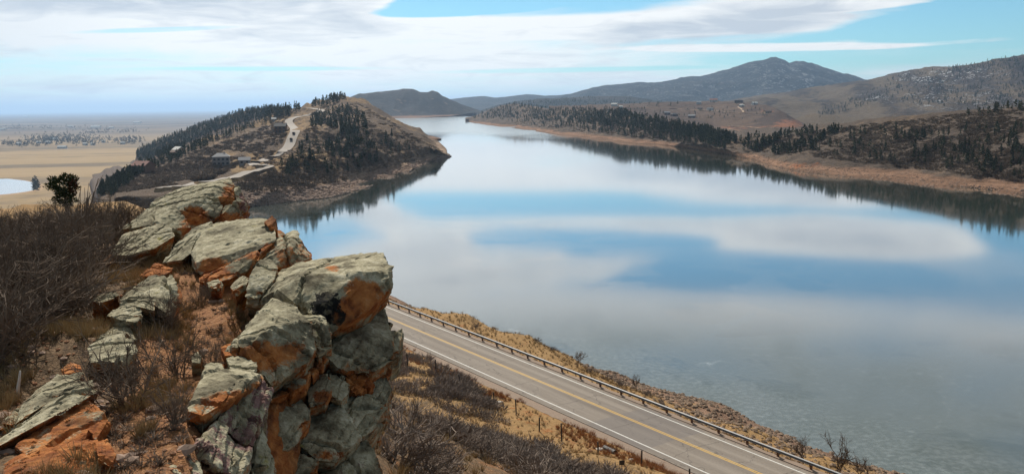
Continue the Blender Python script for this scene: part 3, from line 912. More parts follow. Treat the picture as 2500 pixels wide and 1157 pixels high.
terrain('horned_mountain', M_MOUNT, 1340, 2400, 4, rowsM, [10, 26, 5], 34.0, 0.0022, [(1500, -40.0)], smooth_k=3, oct=6,
        veg=lambda a, r, V: np.full(len(a), 0.05), snow=lambda a, r, V: 0.4 * blob(a, r, V, [(1950, 175, 150, 40, 0.8), (1700, 225, 300, 30, 0.5)]))
# right shore
shoreR = [(1136, 296), (1160, 303), (1230, 312), (1300, 321), (1350, 329), (1430, 339), (1500, 347), (1580, 354), (1650, 358), (1720, 369), (1793, 381), (1830, 390), (1883, 406), (1952, 420), (2082, 434), (2212, 450), (2341, 466), (2500, 482), (2700, 503)]
rowsR = [wrow(shoreR),
         [(1136, 294.5, 2560), (1250, 304, 2000), (1350, 316, 1550), (1440, 326, 1200), (1500, 333, 1090), (1600, 343, 960), (1680, 352, 850), (1750, 365, 760), (1800, 372, 725), (1892, 387, 620), (1952, 392, 600), (2039, 400, 560), (2190, 416, 503), (2341, 434, 450), (2500, 452, 411), (2700, 470, 380)],
         [(1136, 292, 2600), (1190, 282, 2350), (1250, 283, 2100), (1350, 290, 1700), (1440, 297, 1350), (1520, 305, 1150), (1600, 318, 1000), (1680, 333, 865), (1750, 348, 795), (1800, 354, 755), (1850, 360, 700), (1952, 360, 645), (2100, 357, 590), (2212, 355, 552), (2300, 354, 525), (2500, 362, 468), (2700, 365, 440)],
         [(1136, 291, 2700), (1165, 282, 2600), (1190, 270, 2500), (1225, 258, 2400), (1260, 253, 2300), (1300, 259, 2150), (1340, 266, 1950), (1390, 266, 1720), (1440, 268, 1500), (1520, 275, 1250), (1600, 290, 1050), (1680, 309, 900), (1750, 326, 840), (1800, 337, 800), (1850, 338, 770), (1900, 332, 740), (1960, 323, 710), (2000, 314, 695), (2050, 301, 675), (2120, 290, 655), (2250, 278, 622), (2350, 269, 595), (2500, 259, 555), (2700, 250, 525)]]
terrain('west_shore_hills', M_WEST, 1136, 2700, 3, rowsR, [10, 16, 26, 6], 4.5, 0.012, [(200, 10.0), (400, 4.0)], zmin=[-1, 3.5, 8],
        veg=lambda a, r, V: 0.02 + np.where(a > 1900, 0.05 * np.clip(r - 1, 0, 1), 0),
        red=lambda a, r, V: blob(a, r, V, [(1960, 405, 90, 14, 0.55), (1500, 338, 90, 8, 0.35), (2400, 460, 150, 12, 0.3), (1330, 318, 60, 6, 0.4)]))
rowsH = [[(1340, 282, 1950), (1500, 290, 1800), (1600, 300, 1650), (1800, 345, 1400), (1990, 345, 1350)],
         [(1340, 270, 2150), (1500, 272, 2000), (1600, 280, 1900), (1700, 292, 1800), (1800, 308, 1650), (1900, 312, 1550), (1990, 330, 1500)],
         [(1340, 264, 2300), (1500, 262, 2200), (1600, 264, 2150), (1750, 266, 2050), (1840, 270, 1980), (1885, 276, 1850), (1920, 286, 1750), (1955, 303, 1700), (1990, 322, 1650)],
         [(1340, 262, 2500), (1450, 258, 2400), (1520, 255, 2400), (1580, 251, 2350), (1660, 249, 2300), (1750, 247, 2300), (1830, 251, 2200), (1870, 258, 2100), (1895, 266, 1900), (1920, 281, 1800), (1955, 300, 1750), (1990, 320, 1700)]]
terrain('house_mesa', M_MESA, 1340, 1990, 2.5, rowsH, [10, 12, 12, 5], 5.0, 0.007, [(200, 15.0), (500, -5.0)], smooth_k=5,
        red=lambda a, r, V: blob(a, r, V, [(1930, 300, 50, 18, 0.6), (1800, 312, 130, 9, 0.5), (1650, 270, 150, 5, 0.25), (1870, 272, 30, 6, 0.6)]),
        veg=lambda a, r, V: blob(a, r, V, [(1920, 292, 40, 14, 0.25), (1560, 275, 120, 20, 0.05)]))
rowsR3 = [[(1700, 320, 1750), (1950, 325, 1700), (2060, 318, 1700), (2200, 312, 1650), (2500, 300, 1600), (2700, 300, 1600)],
          [(1700, 285, 2600), (1930, 284, 2500), (2080, 280, 2400), (2200, 277, 2300), (2500, 262, 2200), (2700, 255, 2100)],
          [(1700, 262, 3300), (1830, 252, 3300), (1950, 243, 3200), (2100, 235, 3050), (2300, 228, 2800), (2500, 215, 2650), (2700, 210, 2500)],
          [(1700, 255, 4200), (1800, 246, 4200), (1880, 232, 4100), (1980, 216, 4000), (2060, 204, 3900), (2120, 195, 3800), (2180, 182, 3700), (2230, 173, 3650), (2280, 165, 3600), (2330, 164, 3550), (2370, 160, 3500), (2430, 147, 3400), (2500, 137, 3300), (2700, 115, 3200)]]
def r3veg(a, r, V):
    # spurs and gullies run down towards the reservoir
    return 0.06 * np.sin(a * 0.045 + r * 3.2) + blob(a, r, V, [(2320, 200, 260, 40, 0.10), (2000, 298, 90, 16, -0.5), (2420, 250, 150, 30, 0.05)])
terrain('western_foothills', M_FOOT, 1700, 2700, 4, rowsR3, [8, 20, 30, 5], 17.0, 0.0045, [(1200, -20.0)], veg=r3veg,
        snow=lambda a, r, V: blob(a, r, V, [(2260, 190, 70, 16, 1.0), (2380, 180, 70, 14, 0.8), (2130, 238, 40, 10, 0.6), (2330, 240, 140, 25, 0.5)]))

def hit(px, py, names):
    d = ray(px, py).normalized()
    best = None
    for nme in names:
        l, nrm, i, dist = PATCH[nme].ray_cast(CAM, d)
        if l is not None and (best is None or dist < best[1]):
            best = (l, dist)
    return best[0] if best else None

def down(x, y, names, top=800.0):
    best = None
    for nme in names:
        l, nrm, i, dist = PATCH[nme].ray_cast(Vector((x, y, top)), Vector((0, 0, -1)))
        if l is not None and (best is None or l.z > best.z):
            best = l
    return best

# ------------------------------------------------------------------ near road
def strip(name, n0, n1, z, t0, t1, material, lift=0.0, dt=3.0, wig=0.0):
    ts = np.arange(t0, t1 + dt, dt)
    V = []
    for k, t in enumerate(ts):
        w0 = wig * sn(t * .7, 3.3, 1); w1 = wig * sn(t * .7, 9.3, 2)
        for n in (n0 + w0, n1 + w1):
            x, y = xy_of(n, t); V.append((x, y, z))
    f = np.array([[2 * i, 2 * i + 1, 2 * i + 3, 2 * i + 2] for i in range(len(ts) - 1)])[:, ::-1]
    me = np_mesh(name, V, f)
    return me
shoulder = tag(obj('road_shoulder', strip('road_shoulder', 56.1, 67.3, ROAD_Z + 0.02, -175, 62, M_SHOULDER, wig=0.35, dt=1.0), M_SHOULDER), kind='structure')
road = MB()
for k in range(80):
    t0, t1 = -175 + k * 3, -175 + (k + 1) * 3
    if t0 > 60: break
    q = []
    for n, z in ((57.45, -0.12), (57.5, 0.08), (62.15, 0.16), (66.2, 0.08), (66.25, -0.12)):
        q.append((n, z))
    for (a, za), (b, zb_) in zip(q, q[1:]):
        x0, y0 = xy_of(a, t0); x1, y1 = xy_of(b, t0); x2, y2 = xy_of(b, t1); x3, y3 = xy_of(a, t1)
        road.poly([(x0, y0, ROAD_Z + za), (x1, y1, ROAD_Z + zb_), (x2, y2, ROAD_Z + zb_), (x3, y3, ROAD_Z + za)])
road_o = tag(obj('road', road.mesh('road'), M_ASPH), kind='structure')
def road_top(n):
    return ROAD_Z + np.interp(n, [57.5, 62.15, 66.2], [0.08, 0.16, 0.08])
def line(n, wdt, material, nm):
    b = MB()
    zc = [road_top(n - wdt / 2) + 0.005, road_top(n + wdt / 2) + 0.005]
    for k in range(79):
        t0, t1 = -175 + k * 3, -172 + k * 3
        pts = []
        for (nn_, z_), tq in (((n - wdt / 2, zc[0]), t0), ((n + wdt / 2, zc[1]), t0), ((n + wdt / 2, zc[1]), t1), ((n - wdt / 2, zc[0]), t1)):
            x, y = xy_of(nn_, tq); pts.append((x, y, z_))
        b.poly(pts)
    return obj(nm, b.mesh(nm), material, road_o)
line(58.45, 0.15, M_WHITE, 'edge_line')
line(65.55, 0.15, M_WHITE, 'edge_line')
line(62.02, 0.11, M_YELL, 'centre_line')
line(62.28, 0.11, M_YELL, 'centre_line')

# guardrail: W-beam on posts
gr = empty('guardrail', (*xy_of(66.9, -80), ROAD_Z))
tag(gr, 'long grey steel guardrail on brown posts between the road and the lake', 'guardrail')
def gz(n, t):
    x, y = xy_of(n, t); return Vector((x, y, ROAD_Z))
prof = [(0.0, 0.44), (-0.08, 0.49), (-0.08, 0.54), (0.0, 0.58), (0.0, 0.62), (-0.08, 0.66), (-0.08, 0.71), (0.0, 0.76), (0.02, 0.76), (-0.055, 0.705), (-0.055, 0.665), (0.02, 0.625), (0.02, 0.575), (-0.055, 0.535), (-0.055, 0.495), (0.02, 0.44)]
dn_ = Vector((0.827, 0.562, 0)); dt_ = Vector((0.562, -0.827, 0))
def local_nt(v):   # world -> guardrail local
    return Vector(v) - gr.location
post_me = MB().box(-0.10, 0.10, -0.09, 0.09, -0.6, 0.82).mesh('guardrail_post')
block_me = MB().box(-0.06, 0.06, -0.075, 0.075, 0.42, 0.78).mesh('guardrail_block')
RAILANG = math.atan2(dn_.y, dn_.x)
t = -160.0; k = 0
while t < -20:
    seg = MB()
    n = len(prof)
    b0 = []
    for tq in (t, t + 7.62):
        b0.append(len(seg.v))
        for a, z in prof:
            v = gz(66.75 + a * 1.25, tq) - gr.location
            seg.v.append((v.x, v.y, 0.07 + z * 1.05))
    for i in range(n):
        j = (i + 1) % n
        seg.f.append((b0[0] + i, b0[1] + i, b0[1] + j, b0[0] + j))
    seg.f.append(tuple(b0[0] + i for i in range(n))); seg.f.append(tuple(b0[1] + i for i in reversed(range(n))))
    obj('rail_panel', seg.mesh('rail_panel'), M_STEEL, gr)
    for tq in (t, t + 3.81):
        v = gz(67.02, tq) - gr.location
        p_ = obj('post', post_me, M_POSTW, gr, v); p_.rotation_euler = (random.uniform(-.03, .03), random.uniform(-.03, .03), RAILANG)
        v = gz(66.84, tq) - gr.location
        p_ = obj('block', block_me, M_POSTW, gr, v); p_.rotation_euler = (0, 0, RAILANG)
    t += 7.62

# wire fence on the uphill side of the road, posts where the photo shows them
fence_px = [(978, 855, 835), (1002, 868, 847), (1033, 882, 862), (1064, 910, 886), (1098, 923, 906), (1135, 955, 928), (1180, 978, 952), (1232, 1010, 986), (1268, 1040, 1012), (1322, 1063, 1040), (1381, 1093, 1070), (1443, 1125, 1102), (1504, 1083, 1055)]
fpos = []
for i in range(16):
    tq = -128 + i * 5.1
    nq = 51.0 + 1.0 * math.sin(i * 0.9) + random.uniform(-.3, .3) + (i > 8) * 1.2
    x, y = xy_of(nq, tq)
    fpos.append(Vector((x, y, float(ground_z(np.array([x]), np.array([y]))[0]))))
fence = empty('wire_fence', fpos[7])
tag(fence, 'wire fence with thin dark metal posts along the slope above the road', 'fence')
fp_me = MB().tube([(0, 0, -0.4), (0.02, 0, 0.7), (0.0, 0, 1.65)], 0.075, 6).mesh('fence_post')
for p in fpos:
    o = obj('post', fp_me, M_TPOST, fence, p - fence.location)
    o.rotation_euler = (random.uniform(-.09, .09), random.uniform(-.09, .09), random.uniform(0, 6)); o.scale = (1, 1, random.uniform(.85, 1.1))
for h in (0.35, 0.75, 1.15):
    obj('wire', MB().tube([p - fence.location + Vector((0, 0, h)) for p in fpos], 0.006, 4).mesh('fence_wire'), M_WIRE, fence)

# ------------------------------------------------------------------ foreground boulders
# each boulder: (name, label, [(px,py,distance)...] seen corners, thickness, dict(rust, purple, blobs))
BED = Vector((-0.50, -0.22, 0.84)).normalized()       # bedding normal: slabs dip to the left
BOULDERS = [
 ('boulder', 'grey-green lichened slab topping the farthest outcrop, orange at its right end', [(334,531,20.8),(378,489,21.6),(444,457,22.0),(559,434,21.8),(572,458,21.2),(573,492,20.6),(546,504,20.4),(500,485,20.2),(441,518,20.2),(525,452,20.9)], 1.6, dict(rust=.1, blobs=[(556,475,22,30,.9,'r')])),
 ('boulder', 'thin reddish slab leaning off the right end of the farthest outcrop', [(562,453,22.3),(585,455,22.3),(609,501,21.9),(601,520,21.7),(584,527,21.6),(578,490,21.7),(571,466,22.0)], .8, dict(rust=.35, purple=.55)),
 ('boulder', 'orange faced block wedged under the farthest slab', [(441,512,19.9),(470,494,19.9),(503,481,20.1),(545,501,19.9),(537,524,19.6),(514,545,19.5),(468,557,19.5),(452,535,19.6)], 1.4, dict(rust=.2, blobs=[(475,525,32,22,.9,'r')])),
 ('boulder', 'small cracked-off block with yellow lichen below the farthest slab', [(549,502,20.1),(574,492,20.2),(585,517,20.1),(582,536,19.9),(548,544,19.7),(522,546,19.7),(541,526,19.8)], 1.2, dict(rust=.25, blobs=[(555,530,30,12,.7,'r')])),
 ('boulder', 'lichened slab with orange tip dipping left below the farthest outcrop', [(290,560,18.9),(339,528,19.3),(421,500,19.3),(437,512,18.9),(466,555,18.3),(442,572,18.2),(417,560,18.2),(370,552,18.3)], 1.5, dict(rust=.1, blobs=[(450,545,20,22,.8,'r')])),
 ('boulder', 'low lichened slab at the edge of the brush', [(268,620,17.2),(301,572,18.0),(350,556,18.2),(394,545,18.1),(421,557,17.6),(426,576,17.2),(378,606,16.8),(320,624,16.6)], 1.3, dict(rust=.02)),
 ('boulder', 'broad pale lichened slab with a long crack in the middle outcrop', [(462,610,15.6),(479,563,16.4),(518,545,16.8),(580,538,16.9),(633,529,16.6),(668,541,16.2),(672,571,15.5),(670,588,15.2),(567,643,14.7),(483,673,14.4),(478,643,14.6),(488,638,14.7),(557,618,14.9)], 1.9, dict(rust=.08, blobs=[(520,648,42,22,1.0,'r'),(640,595,26,10,.5,'r')])),
 ('boulder', 'small dark red knob on the right end of the middle slab', [(648,541,16.0),(662,527,16.2),(677,540,16.1),(675,563,15.8),(661,558,15.6)], .7, dict(rust=.75)),
 ('boulder', 'narrow tilted slab left of the broad middle slab', [(399,641,15.4),(421,610,16.0),(468,560,16.9),(515,544,17.0),(481,574,16.0),(461,618,15.3),(444,634,15.0)], .9, dict(rust=.05)),
 ('boulder', 'orange bottom ledge under the crack of the middle outcrop', [(484,676,14.35),(569,648,14.6),(670,592,15.0),(675,603,15.0),(608,658,14.3),(546,688,13.9),(485,692,13.9)], 1.4, dict(rust=.75, blobs=[(600,650,40,20,-.6,'r')])),
 ('boulder', 'rusty blocky boulder at the right end of the middle outcrop', [(674,583,15.8),(700,570,16.1),(722,564,15.9),(740,591,15.4),(760,618,15.1),(756,634,14.8),(717,650,14.5),(678,655,14.4),(609,655,14.4),(655,610,15.0),(700,600,14.8)], 1.7, dict(rust=.55, blobs=[(640,640,35,22,-.7,'r')])),
 ('boulder', 'rounded lichened boulder left of the big overhanging one', [(633,634,13.2),(662,630,13.3),(682,652,13.0),(672,682,12.6),(632,731,12.2),(597,724,12.3),(611,674,12.7)], 1.0, dict(rust=.0, blobs=[(682,650,10,10,.8,'r')])),
 ('overhanging_boulder', 'big overhanging lichened boulder with orange and black stained face', [(609,746,12.6),(674,664,13.2),(725,641,13.6),(822,628,13.9),(880,620,13.8),(937,617,13.3),(939,641,12.9),(956,654,12.6),(960,699,12.2),(919,742,11.8),(872,777,11.6),(815,808,11.4),(770,770,11.4),(713,734,11.6),(678,706,11.9),(736,676,12.1),(802,668,12.1),(870,664,12.1),(930,664,12.2)], 2.0, dict(rust=.0, blobs=[(885,720,46,46,1.15,'r'),(842,770,30,34,1.0,'r'),(812,655,28,13,.9,'r'),(795,748,44,42,1.0,'b'),(822,778,22,22,.95,'b')])),
 ('boulder', 'large orange-fronted boulder beside the dirt path', [(546,857,9.9),(584,825,10.3),(619,773,10.9),(672,719,11.5),(706,730,11.3),(732,768,10.9),(762,783,10.7),(773,852,10.4),(751,887,10.2),(707,911,10.0),(664,944,9.8),(640,915,9.7),(580,862,9.7),(577,836,9.9),(663,800,10.2),(716,785,10.5)], 1.7, dict(rust=.0, blobs=[(630,870,75,40,.95,'r'),(720,850,30,50,.5,'r'),(680,800,30,20,-.4,'r')])),
 ('boulder', 'upright lichened block against the orange-fronted boulder', [(738,770,11.3),(781,768,11.4),(804,790,11.2),(808,838,10.9),(777,861,10.6),(767,826,10.6),(761,788,10.8)], 1.2, dict(rust=.05)),
 ('boulder', 'wide grey lichened block under the overhanging boulder', [(806,832,12.0),(821,820,12.4),(878,781,13.0),(939,744,13.3),(948,777,12.9),(958,788,12.7),(955,830,12.3),(960,878,12.0),(908,911,11.7),(838,906,11.5),(799,892,11.4),(790,860,11.5)], 1.8, dict(rust=.0, blobs=[(900,780,20,12,.4,'r')])),
 ('boulder', 'knobbly grey block sticking out towards the road', [(945,808,12.9),(983,800,12.9),(981,830,12.6),(973,856,12.4),(950,868,12.3),(938,835,12.4)], .9, dict(rust=.0)),
 ('boulder', 'long orange sliver in the crack below the orange-fronted boulder', [(663,954,10.5),(746,893,10.8),(759,909,10.7),(746,939,10.4),(707,958,10.2),(664,972,10.1)], 1.0, dict(rust=.7, blobs=[(735,930,20,10,-.5,'r')])),
 ('boulder', 'small orange chunk right of the long crack', [(752,889,11.0),(785,870,11.2),(790,895,11.0),(763,917,10.7)], .7, dict(rust=.7)),
 ('boulder', 'block with orange lower half in the middle of the cliff', [(747,940,11.0),(786,905,11.2),(801,910,11.1),(808,958,10.8),(794,983,10.6),(756,992,10.5)], 1.1, dict(rust=.1, blobs=[(785,968,26,18,1.0,'r')])),
 ('boulder', 'small grey block under the wide grey block', [(803,910,11.5),(838,914,11.5),(851,939,11.3),(850,958,11.1),(834,979,10.9),(808,967,10.9)], 1.0, dict(rust=.1)),
 ('boulder', 'pale sunlit slab sticking out of the cliff towards the slope', [(858,922,12.6),(908,910,12.8),(938,905,12.7),(964,948,12.4),(944,987,12.1),(925,993,12.0),(900,960,12.0),(878,938,12.1)], 1.1, dict(rust=.0, blobs=[(880,938,22,14,.9,'r')])),
 ('boulder', 'angular orange wedge between the grey cliff blocks', [(838,905,11.7),(905,912,11.9),(915,935,11.8),(880,960,11.5),(852,955,11.4)], 1.0, dict(rust=.8)),
 ('boulder', 'squarish grey block low on the cliff edge', [(838,975,11.6),(873,953,11.7),(917,966,11.7),(943,996,11.5),(913,1044,11.2),(882,1066,11.0),(851,1023,11.0),(834,998,11.2)], 1.4, dict(rust=.05)),
 ('boulder', 'broad dark lichened block at the foot of the cliff', [(750,1000,11.0),(794,984,11.2),(834,984,11.2),(857,1027,10.9),(882,1066,10.8),(856,1093,10.6),(816,1128,10.4),(773,1123,10.3),(733,1088,10.3),(722,1078,10.4)], 1.6, dict(rust=.0, blobs=[(790,1110,40,14,.5,'r')])),
 ('boulder', 'tilted block with mossy flat top and orange left side', [(660,1024,10.2),(698,983,10.7),(733,957,10.9),(757,1000,10.5),(755,1036,10.2),(716,1088,9.9),(685,1106,9.8),(645,1071,9.9),(645,1038,10.1),(668,1015,10.1)], 1.4, dict(rust=.2, blobs=[(652,1070,22,40,.9,'r'),(745,1030,14,30,.6,'r')])),
 ('boulder', 'reddish split slab at the bottom edge right of the cliff foot', [(774,1160,10.7),(794,1128,10.9),(860,1062,11.4),(887,1062,11.4),(908,1097,11.1),(930,1145,10.8),(938,1195,10.5),(800,1215,10.0)], 1.5, dict(rust=.5, purple=.35, blobs=[(860,1130,25,40,-.5,'r')])),
 ('boulder', 'small lichened chunk at the bottom of the cliff', [(672,1120,10.2),(707,1110,10.3),(746,1110,10.3),(773,1128,10.2),(770,1175,9.9),(680,1180,9.7)], 1.2, dict(rust=.35)),
 ('boulder', 'flat lichened slab with a bright orange front by the path', [(452,1003,8.2),(501,902,9.1),(584,895,9.5),(641,909,9.3),(645,922,9.1),(610,948,8.7),(545,998,8.3),(488,1031,7.9),(470,1028,7.8),(459,996,8.0),(514,955,8.4),(575,931,8.7),(634,914,9.0)], 1.1, dict(rust=.0, blobs=[(545,975,85,26,.95,'r'),(485,1012,30,22,.7,'r')])),
 ('boulder', 'purple-grey upright slab with pale lichen beside the orange-fronted slab', [(610,950,8.9),(643,918,9.2),(659,957,9.1),(646,1009,8.8),(616,1088,8.5),(575,1072,8.3),(531,1032,8.2),(545,1001,8.4)], 1.1, dict(rust=.0, purple=.62, blobs=[(590,1000,24,28,-.6,'p')])),
 ('boulder', 'folded purple rock at the bottom centre of the outcrop', [(479,1080,7.6),(527,1028,8.1),(549,1066,8.0),(615,1094,8.1),(610,1132,7.9),(567,1180,7.5),(545,1156,7.4),(479,1100,7.4)], 1.0, dict(rust=.1, purple=.6, blobs=[(590,1130,20,26,-.6,'p')])),
 ('boulder', 'pale lichened rock at the bottom edge under the purple slab', [(615,1098,8.6),(637,1037,8.9),(652,1088,8.8),(670,1116,8.7),(664,1185,8.3),(610,1185,8.1)], .9, dict(rust=.0)),
 ('boulder', 'small purple stone at the bottom edge', [(422,1107,7.2),(461,1099,7.3),(492,1123,7.3),(501,1165,7.0),(439,1175,6.8)], .7, dict(rust=.0, purple=.55)),
 ('boulder', 'small grey stone at the very bottom edge beside the purple one', [(396,1128,7.0),(426,1119,7.1),(448,1165,6.8),(400,1175,6.6)], .6, dict(rust=.0, purple=.3)),
 ('boulder', 'humped lichened boulder shading a bush in the middle of the hilltop', [(290,733,12.4),(340,690,12.8),(364,673,12.9),(421,670,12.6),(433,689,12.3),(443,734,11.9),(412,768,11.5),(377,745,11.6),(330,738,11.8)], 1.3, dict(rust=.0, blobs=[(437,725,10,22,.7,'r')])),
 ('boulder', 'low green ledge in front of the humped boulder', [(290,740,11.7),(316,723,11.9),(364,720,11.8),(377,736,11.6),(373,757,11.3),(338,748,11.2)], .8, dict(rust=.0)),
 ('boulder', 'rippled green ledge below the humped boulder', [(262,770,11.3),(300,742,11.5),(336,742,11.4),(350,768,11.0),(335,787,10.7),(290,780,10.8)], .8, dict(rust=.05)),
 ('boulder', 'flat green ledge with weeds in front of it', [(243,818,10.7),(280,798,10.9),(320,800,10.8),(335,828,10.4),(300,836,10.2)], .7, dict(rust=.05)),
 ('boulder', 'wide lichened boulder behind the spreading bare bush', [(213,846,10.2),(245,822,10.5),(298,814,10.4),(326,830,10.2),(335,855,9.9),(307,885,9.6),(219,885,9.6)], 1.1, dict(rust=.02)),
 ('boulder', 'long tan slab dipping to the left edge, uppermost of the layered stack', [(-12,1040,8.0),(88,958,8.6),(145,910,9.0),(202,913,8.8),(198,930,8.6),(88,1001,7.9),(-12,1064,7.5)], .7, dict(rust=.52)),
 ('boulder', 'slab with green rounded nose, second in the layered stack', [(-12,1070,7.6),(131,967,8.3),(188,931,8.6),(228,927,8.5),(231,958,8.2),(197,981,7.9),(88,1038,7.4),(-12,1094,7.2)], .8, dict(rust=.45, blobs=[(215,942,24,20,-.9,'r')])),
 ('boulder', 'orange crusted slab third in the layered stack', [(37,1090,7.2),(140,1018,7.8),(202,975,8.1),(237,984,8.0),(263,1024,7.7),(237,1072,7.3),(88,1124,6.9)], .9, dict(rust=.6)),
 ('boulder', 'lowest orange slab of the layered stack in the bottom left corner', [(-15,1150,6.9),(61,1098,7.1),(237,1072,7.2),(254,1116,7.0),(265,1180,6.6),(-15,1190,6.4)], .9, dict(rust=.7)),
 ('boulder', 'small orange block at the foot of the layered stack', [(232,1075,7.1),(262,1070,7.2),(285,1108,6.9),(270,1140,6.7),(240,1120,6.7)], .4, dict(rust=.8)),
 ('boulder', 'small lichened knob beside the flat slab, close to the path', [(466,868,9.9),(483,858,10.0),(495,875,9.8),(490,886,9.6),(470,884,9.6)], .4, dict(rust=.05)),
 ('boulder', 'rounded lichened rock behind the flat orange-fronted slab', [(552,872,9.7),(588,868,9.8),(622,888,9.6),(624,910,9.4),(565,906,9.3)], .7, dict(rust=.05)),
 ('boulder', 'low grey rock left of the rounded one behind the flat slab', [(498,893,9.5),(515,884,9.6),(540,890,9.5),(545,908,9.3),(505,908,9.2)], .5, dict(rust=.05)),
 ('boulder', 'bright orange rubble heap beside the path near the middle outcrop', [(343,670,14.6),(378,642,15.0),(398,650,14.9),(421,659,14.6),(400,672,14.2),(352,674,14.2)], .8, dict(rust=.95)),
 ('boulder', 'small flat tan stone at the foot of the middle outcrop', [(505,690,13.9),(530,680,14.0),(546,688,13.8),(540,703,13.4),(512,704,13.4)], .5, dict(rust=.45, purple=.2)),
 ('boulder', 'flat pinkish stone on the path side of the overhanging boulder', [(560,700,13.2),(590,672,13.6),(612,678,13.3),(600,700,13.0),(575,716,12.8)], .5, dict(rust=.5)),
 ('boulder', 'small orange stone in front of the orange-fronted boulder', [(540,848,10.2),(560,838,10.3),(583,842,10.1),(580,866,9.8),(550,868,9.8)], .4, dict(rust=.8)),
 ('boulder', 'pinkish stone poking from the grass left of the humped boulder', [(222,735,12.4),(250,716,12.6),(285,710,12.5),(290,724,12.3),(250,738,12.0)], .5, dict(rust=.4)),
 ('boulder', 'orange stone above the layered stack', [(150,900,9.4),(172,884,9.5),(200,890,9.3),(198,908,9.1),(160,912,9.0)], .4, dict(rust=.7)),
 # bedrock behind the cracks
 ('bedrock_block', 'dark bedrock filling the cracks behind the cliff blocks', [(690,900,11.8),(800,850,12.3),(900,900,12.9),(900,1000,12.6),(860,1120,12.0),(740,1160,11.2),(660,1080,10.9),(660,960,11.3)], 1.8, dict(rust=.8)),
 ('bedrock_block', 'rusty bedrock between the purple slab and the cliff foot', [(640,960,10.3),(700,940,10.7),(740,1020,10.6),(720,1180,9.8),(650,1190,9.4),(630,1080,9.5)], 1.4, dict(rust=.85)),
 ('bedrock_block', 'rusty bedrock under the overhanging boulder', [(720,780,12.3),(840,790,12.5),(900,770,12.9),(900,860,12.7),(800,880,12.0),(730,840,11.7)], 1.5, dict(rust=.7)),
 ('bedrock_block', 'bedrock under the middle outcrop above the lake', [(520,560,17.6),(680,560,17.4),(740,620,16.4),(700,660,15.6),(560,660,15.2),(480,640,15.6)], 1.6, dict(rust=.6)),
 ('bedrock_block', 'bedrock under the farthest outcrop', [(380,520,21.6),(560,480,22.2),(600,510,22.4),(590,540,21.4),(480,560,20.6),(400,560,20.0)], 1.6, dict(rust=.6)),
]
tmp = []
for i, (nm, lab, pts, thick, prm) in enumerate(BOULDERS):
    front = [P(a, b, d) for a, b, d in pts]
    c = sum(front, Vector()) / len(front)
    view = (c - CAM).normalized()
    backs = []
    for q in front:
        q2 = c + (q - c) * 0.82 + view * thick
        q2.z = q2.z - 0.25 - 0.22 * thick
        backs.append(q2)
    bm = bmesh.new()
    for q in front + backs:
        bm.verts.new(q - c)
    r = bmesh.ops.convex_hull(bm, input=bm.verts)
    bmesh.ops.delete(bm, geom=list({g for g in r['geom_interior'] + r['geom_unused'] if isinstance(g, bmesh.types.BMVert)}), context='VERTS')
    cv = np.array([v.co for v in bm.verts]); ext = float((cv.max(0) - cv.min(0)).max())
    rr = random.Random(900 + i)
    for _ in range(6):
        bm.verts.ensure_lookup_table()
        vv = bm.verts[rr.randrange(len(bm.verts))].co.copy()
        nd = (vv.normalized() + Vector((rr.gauss(0, .45), rr.gauss(0, .45), rr.gauss(0, .45)))).normalized()
        far_ = max(v.co.dot(nd) for v in bm.verts)
        cut = far_ - ext * rr.uniform(.008, .03)
        bmesh.ops.bisect_plane(bm, geom=bm.verts[:] + bm.edges[:] + bm.faces[:], plane_co=nd * cut, plane_no=nd, clear_outer=True)
        ed = [e for e in bm.edges if e.is_boundary]
        if ed: bmesh.ops.contextual_create(bm, geom=ed)
    bmesh.ops.triangulate(bm, faces=bm.faces)
    bmesh.ops.recalc_face_normals(bm, faces=bm.faces)
    me = bpy.data.meshes.new('hull'); bm.to_mesh(me); bm.free()
    o = obj('hull', me, None)
    size = max(o.dimensions) if max(o.dimensions) > 0 else 1.0
    co = np.array([v.co for v in me.vertices]); size = float((co.max(0) - co.min(0)).max())
    bm = bmesh.new(); bm.from_mesh(me)
    bmesh.ops.remove_doubles(bm, verts=bm.verts, dist=size * .004)
    bmesh.ops.triangulate(bm, faces=bm.faces)
    L = max(0.014, size / (56 if nm != 'bedrock_block' else 30))
    for _ in range(9):
        le = [e for e in bm.edges if e.calc_length() > L]
        if not le: break
        bmesh.ops.subdivide_edges(bm, edges=le, cuts=1, use_grid_fill=False)
        bmesh.ops.triangulate(bm, faces=[f for f in bm.faces if len(f.verts) > 3])
    bm.to_mesh(me); bm.free()
    tmp.append((o, c, size))
dg = bpy.context.evaluated_depsgraph_get()
dg.update()
BOULD_BVH = []
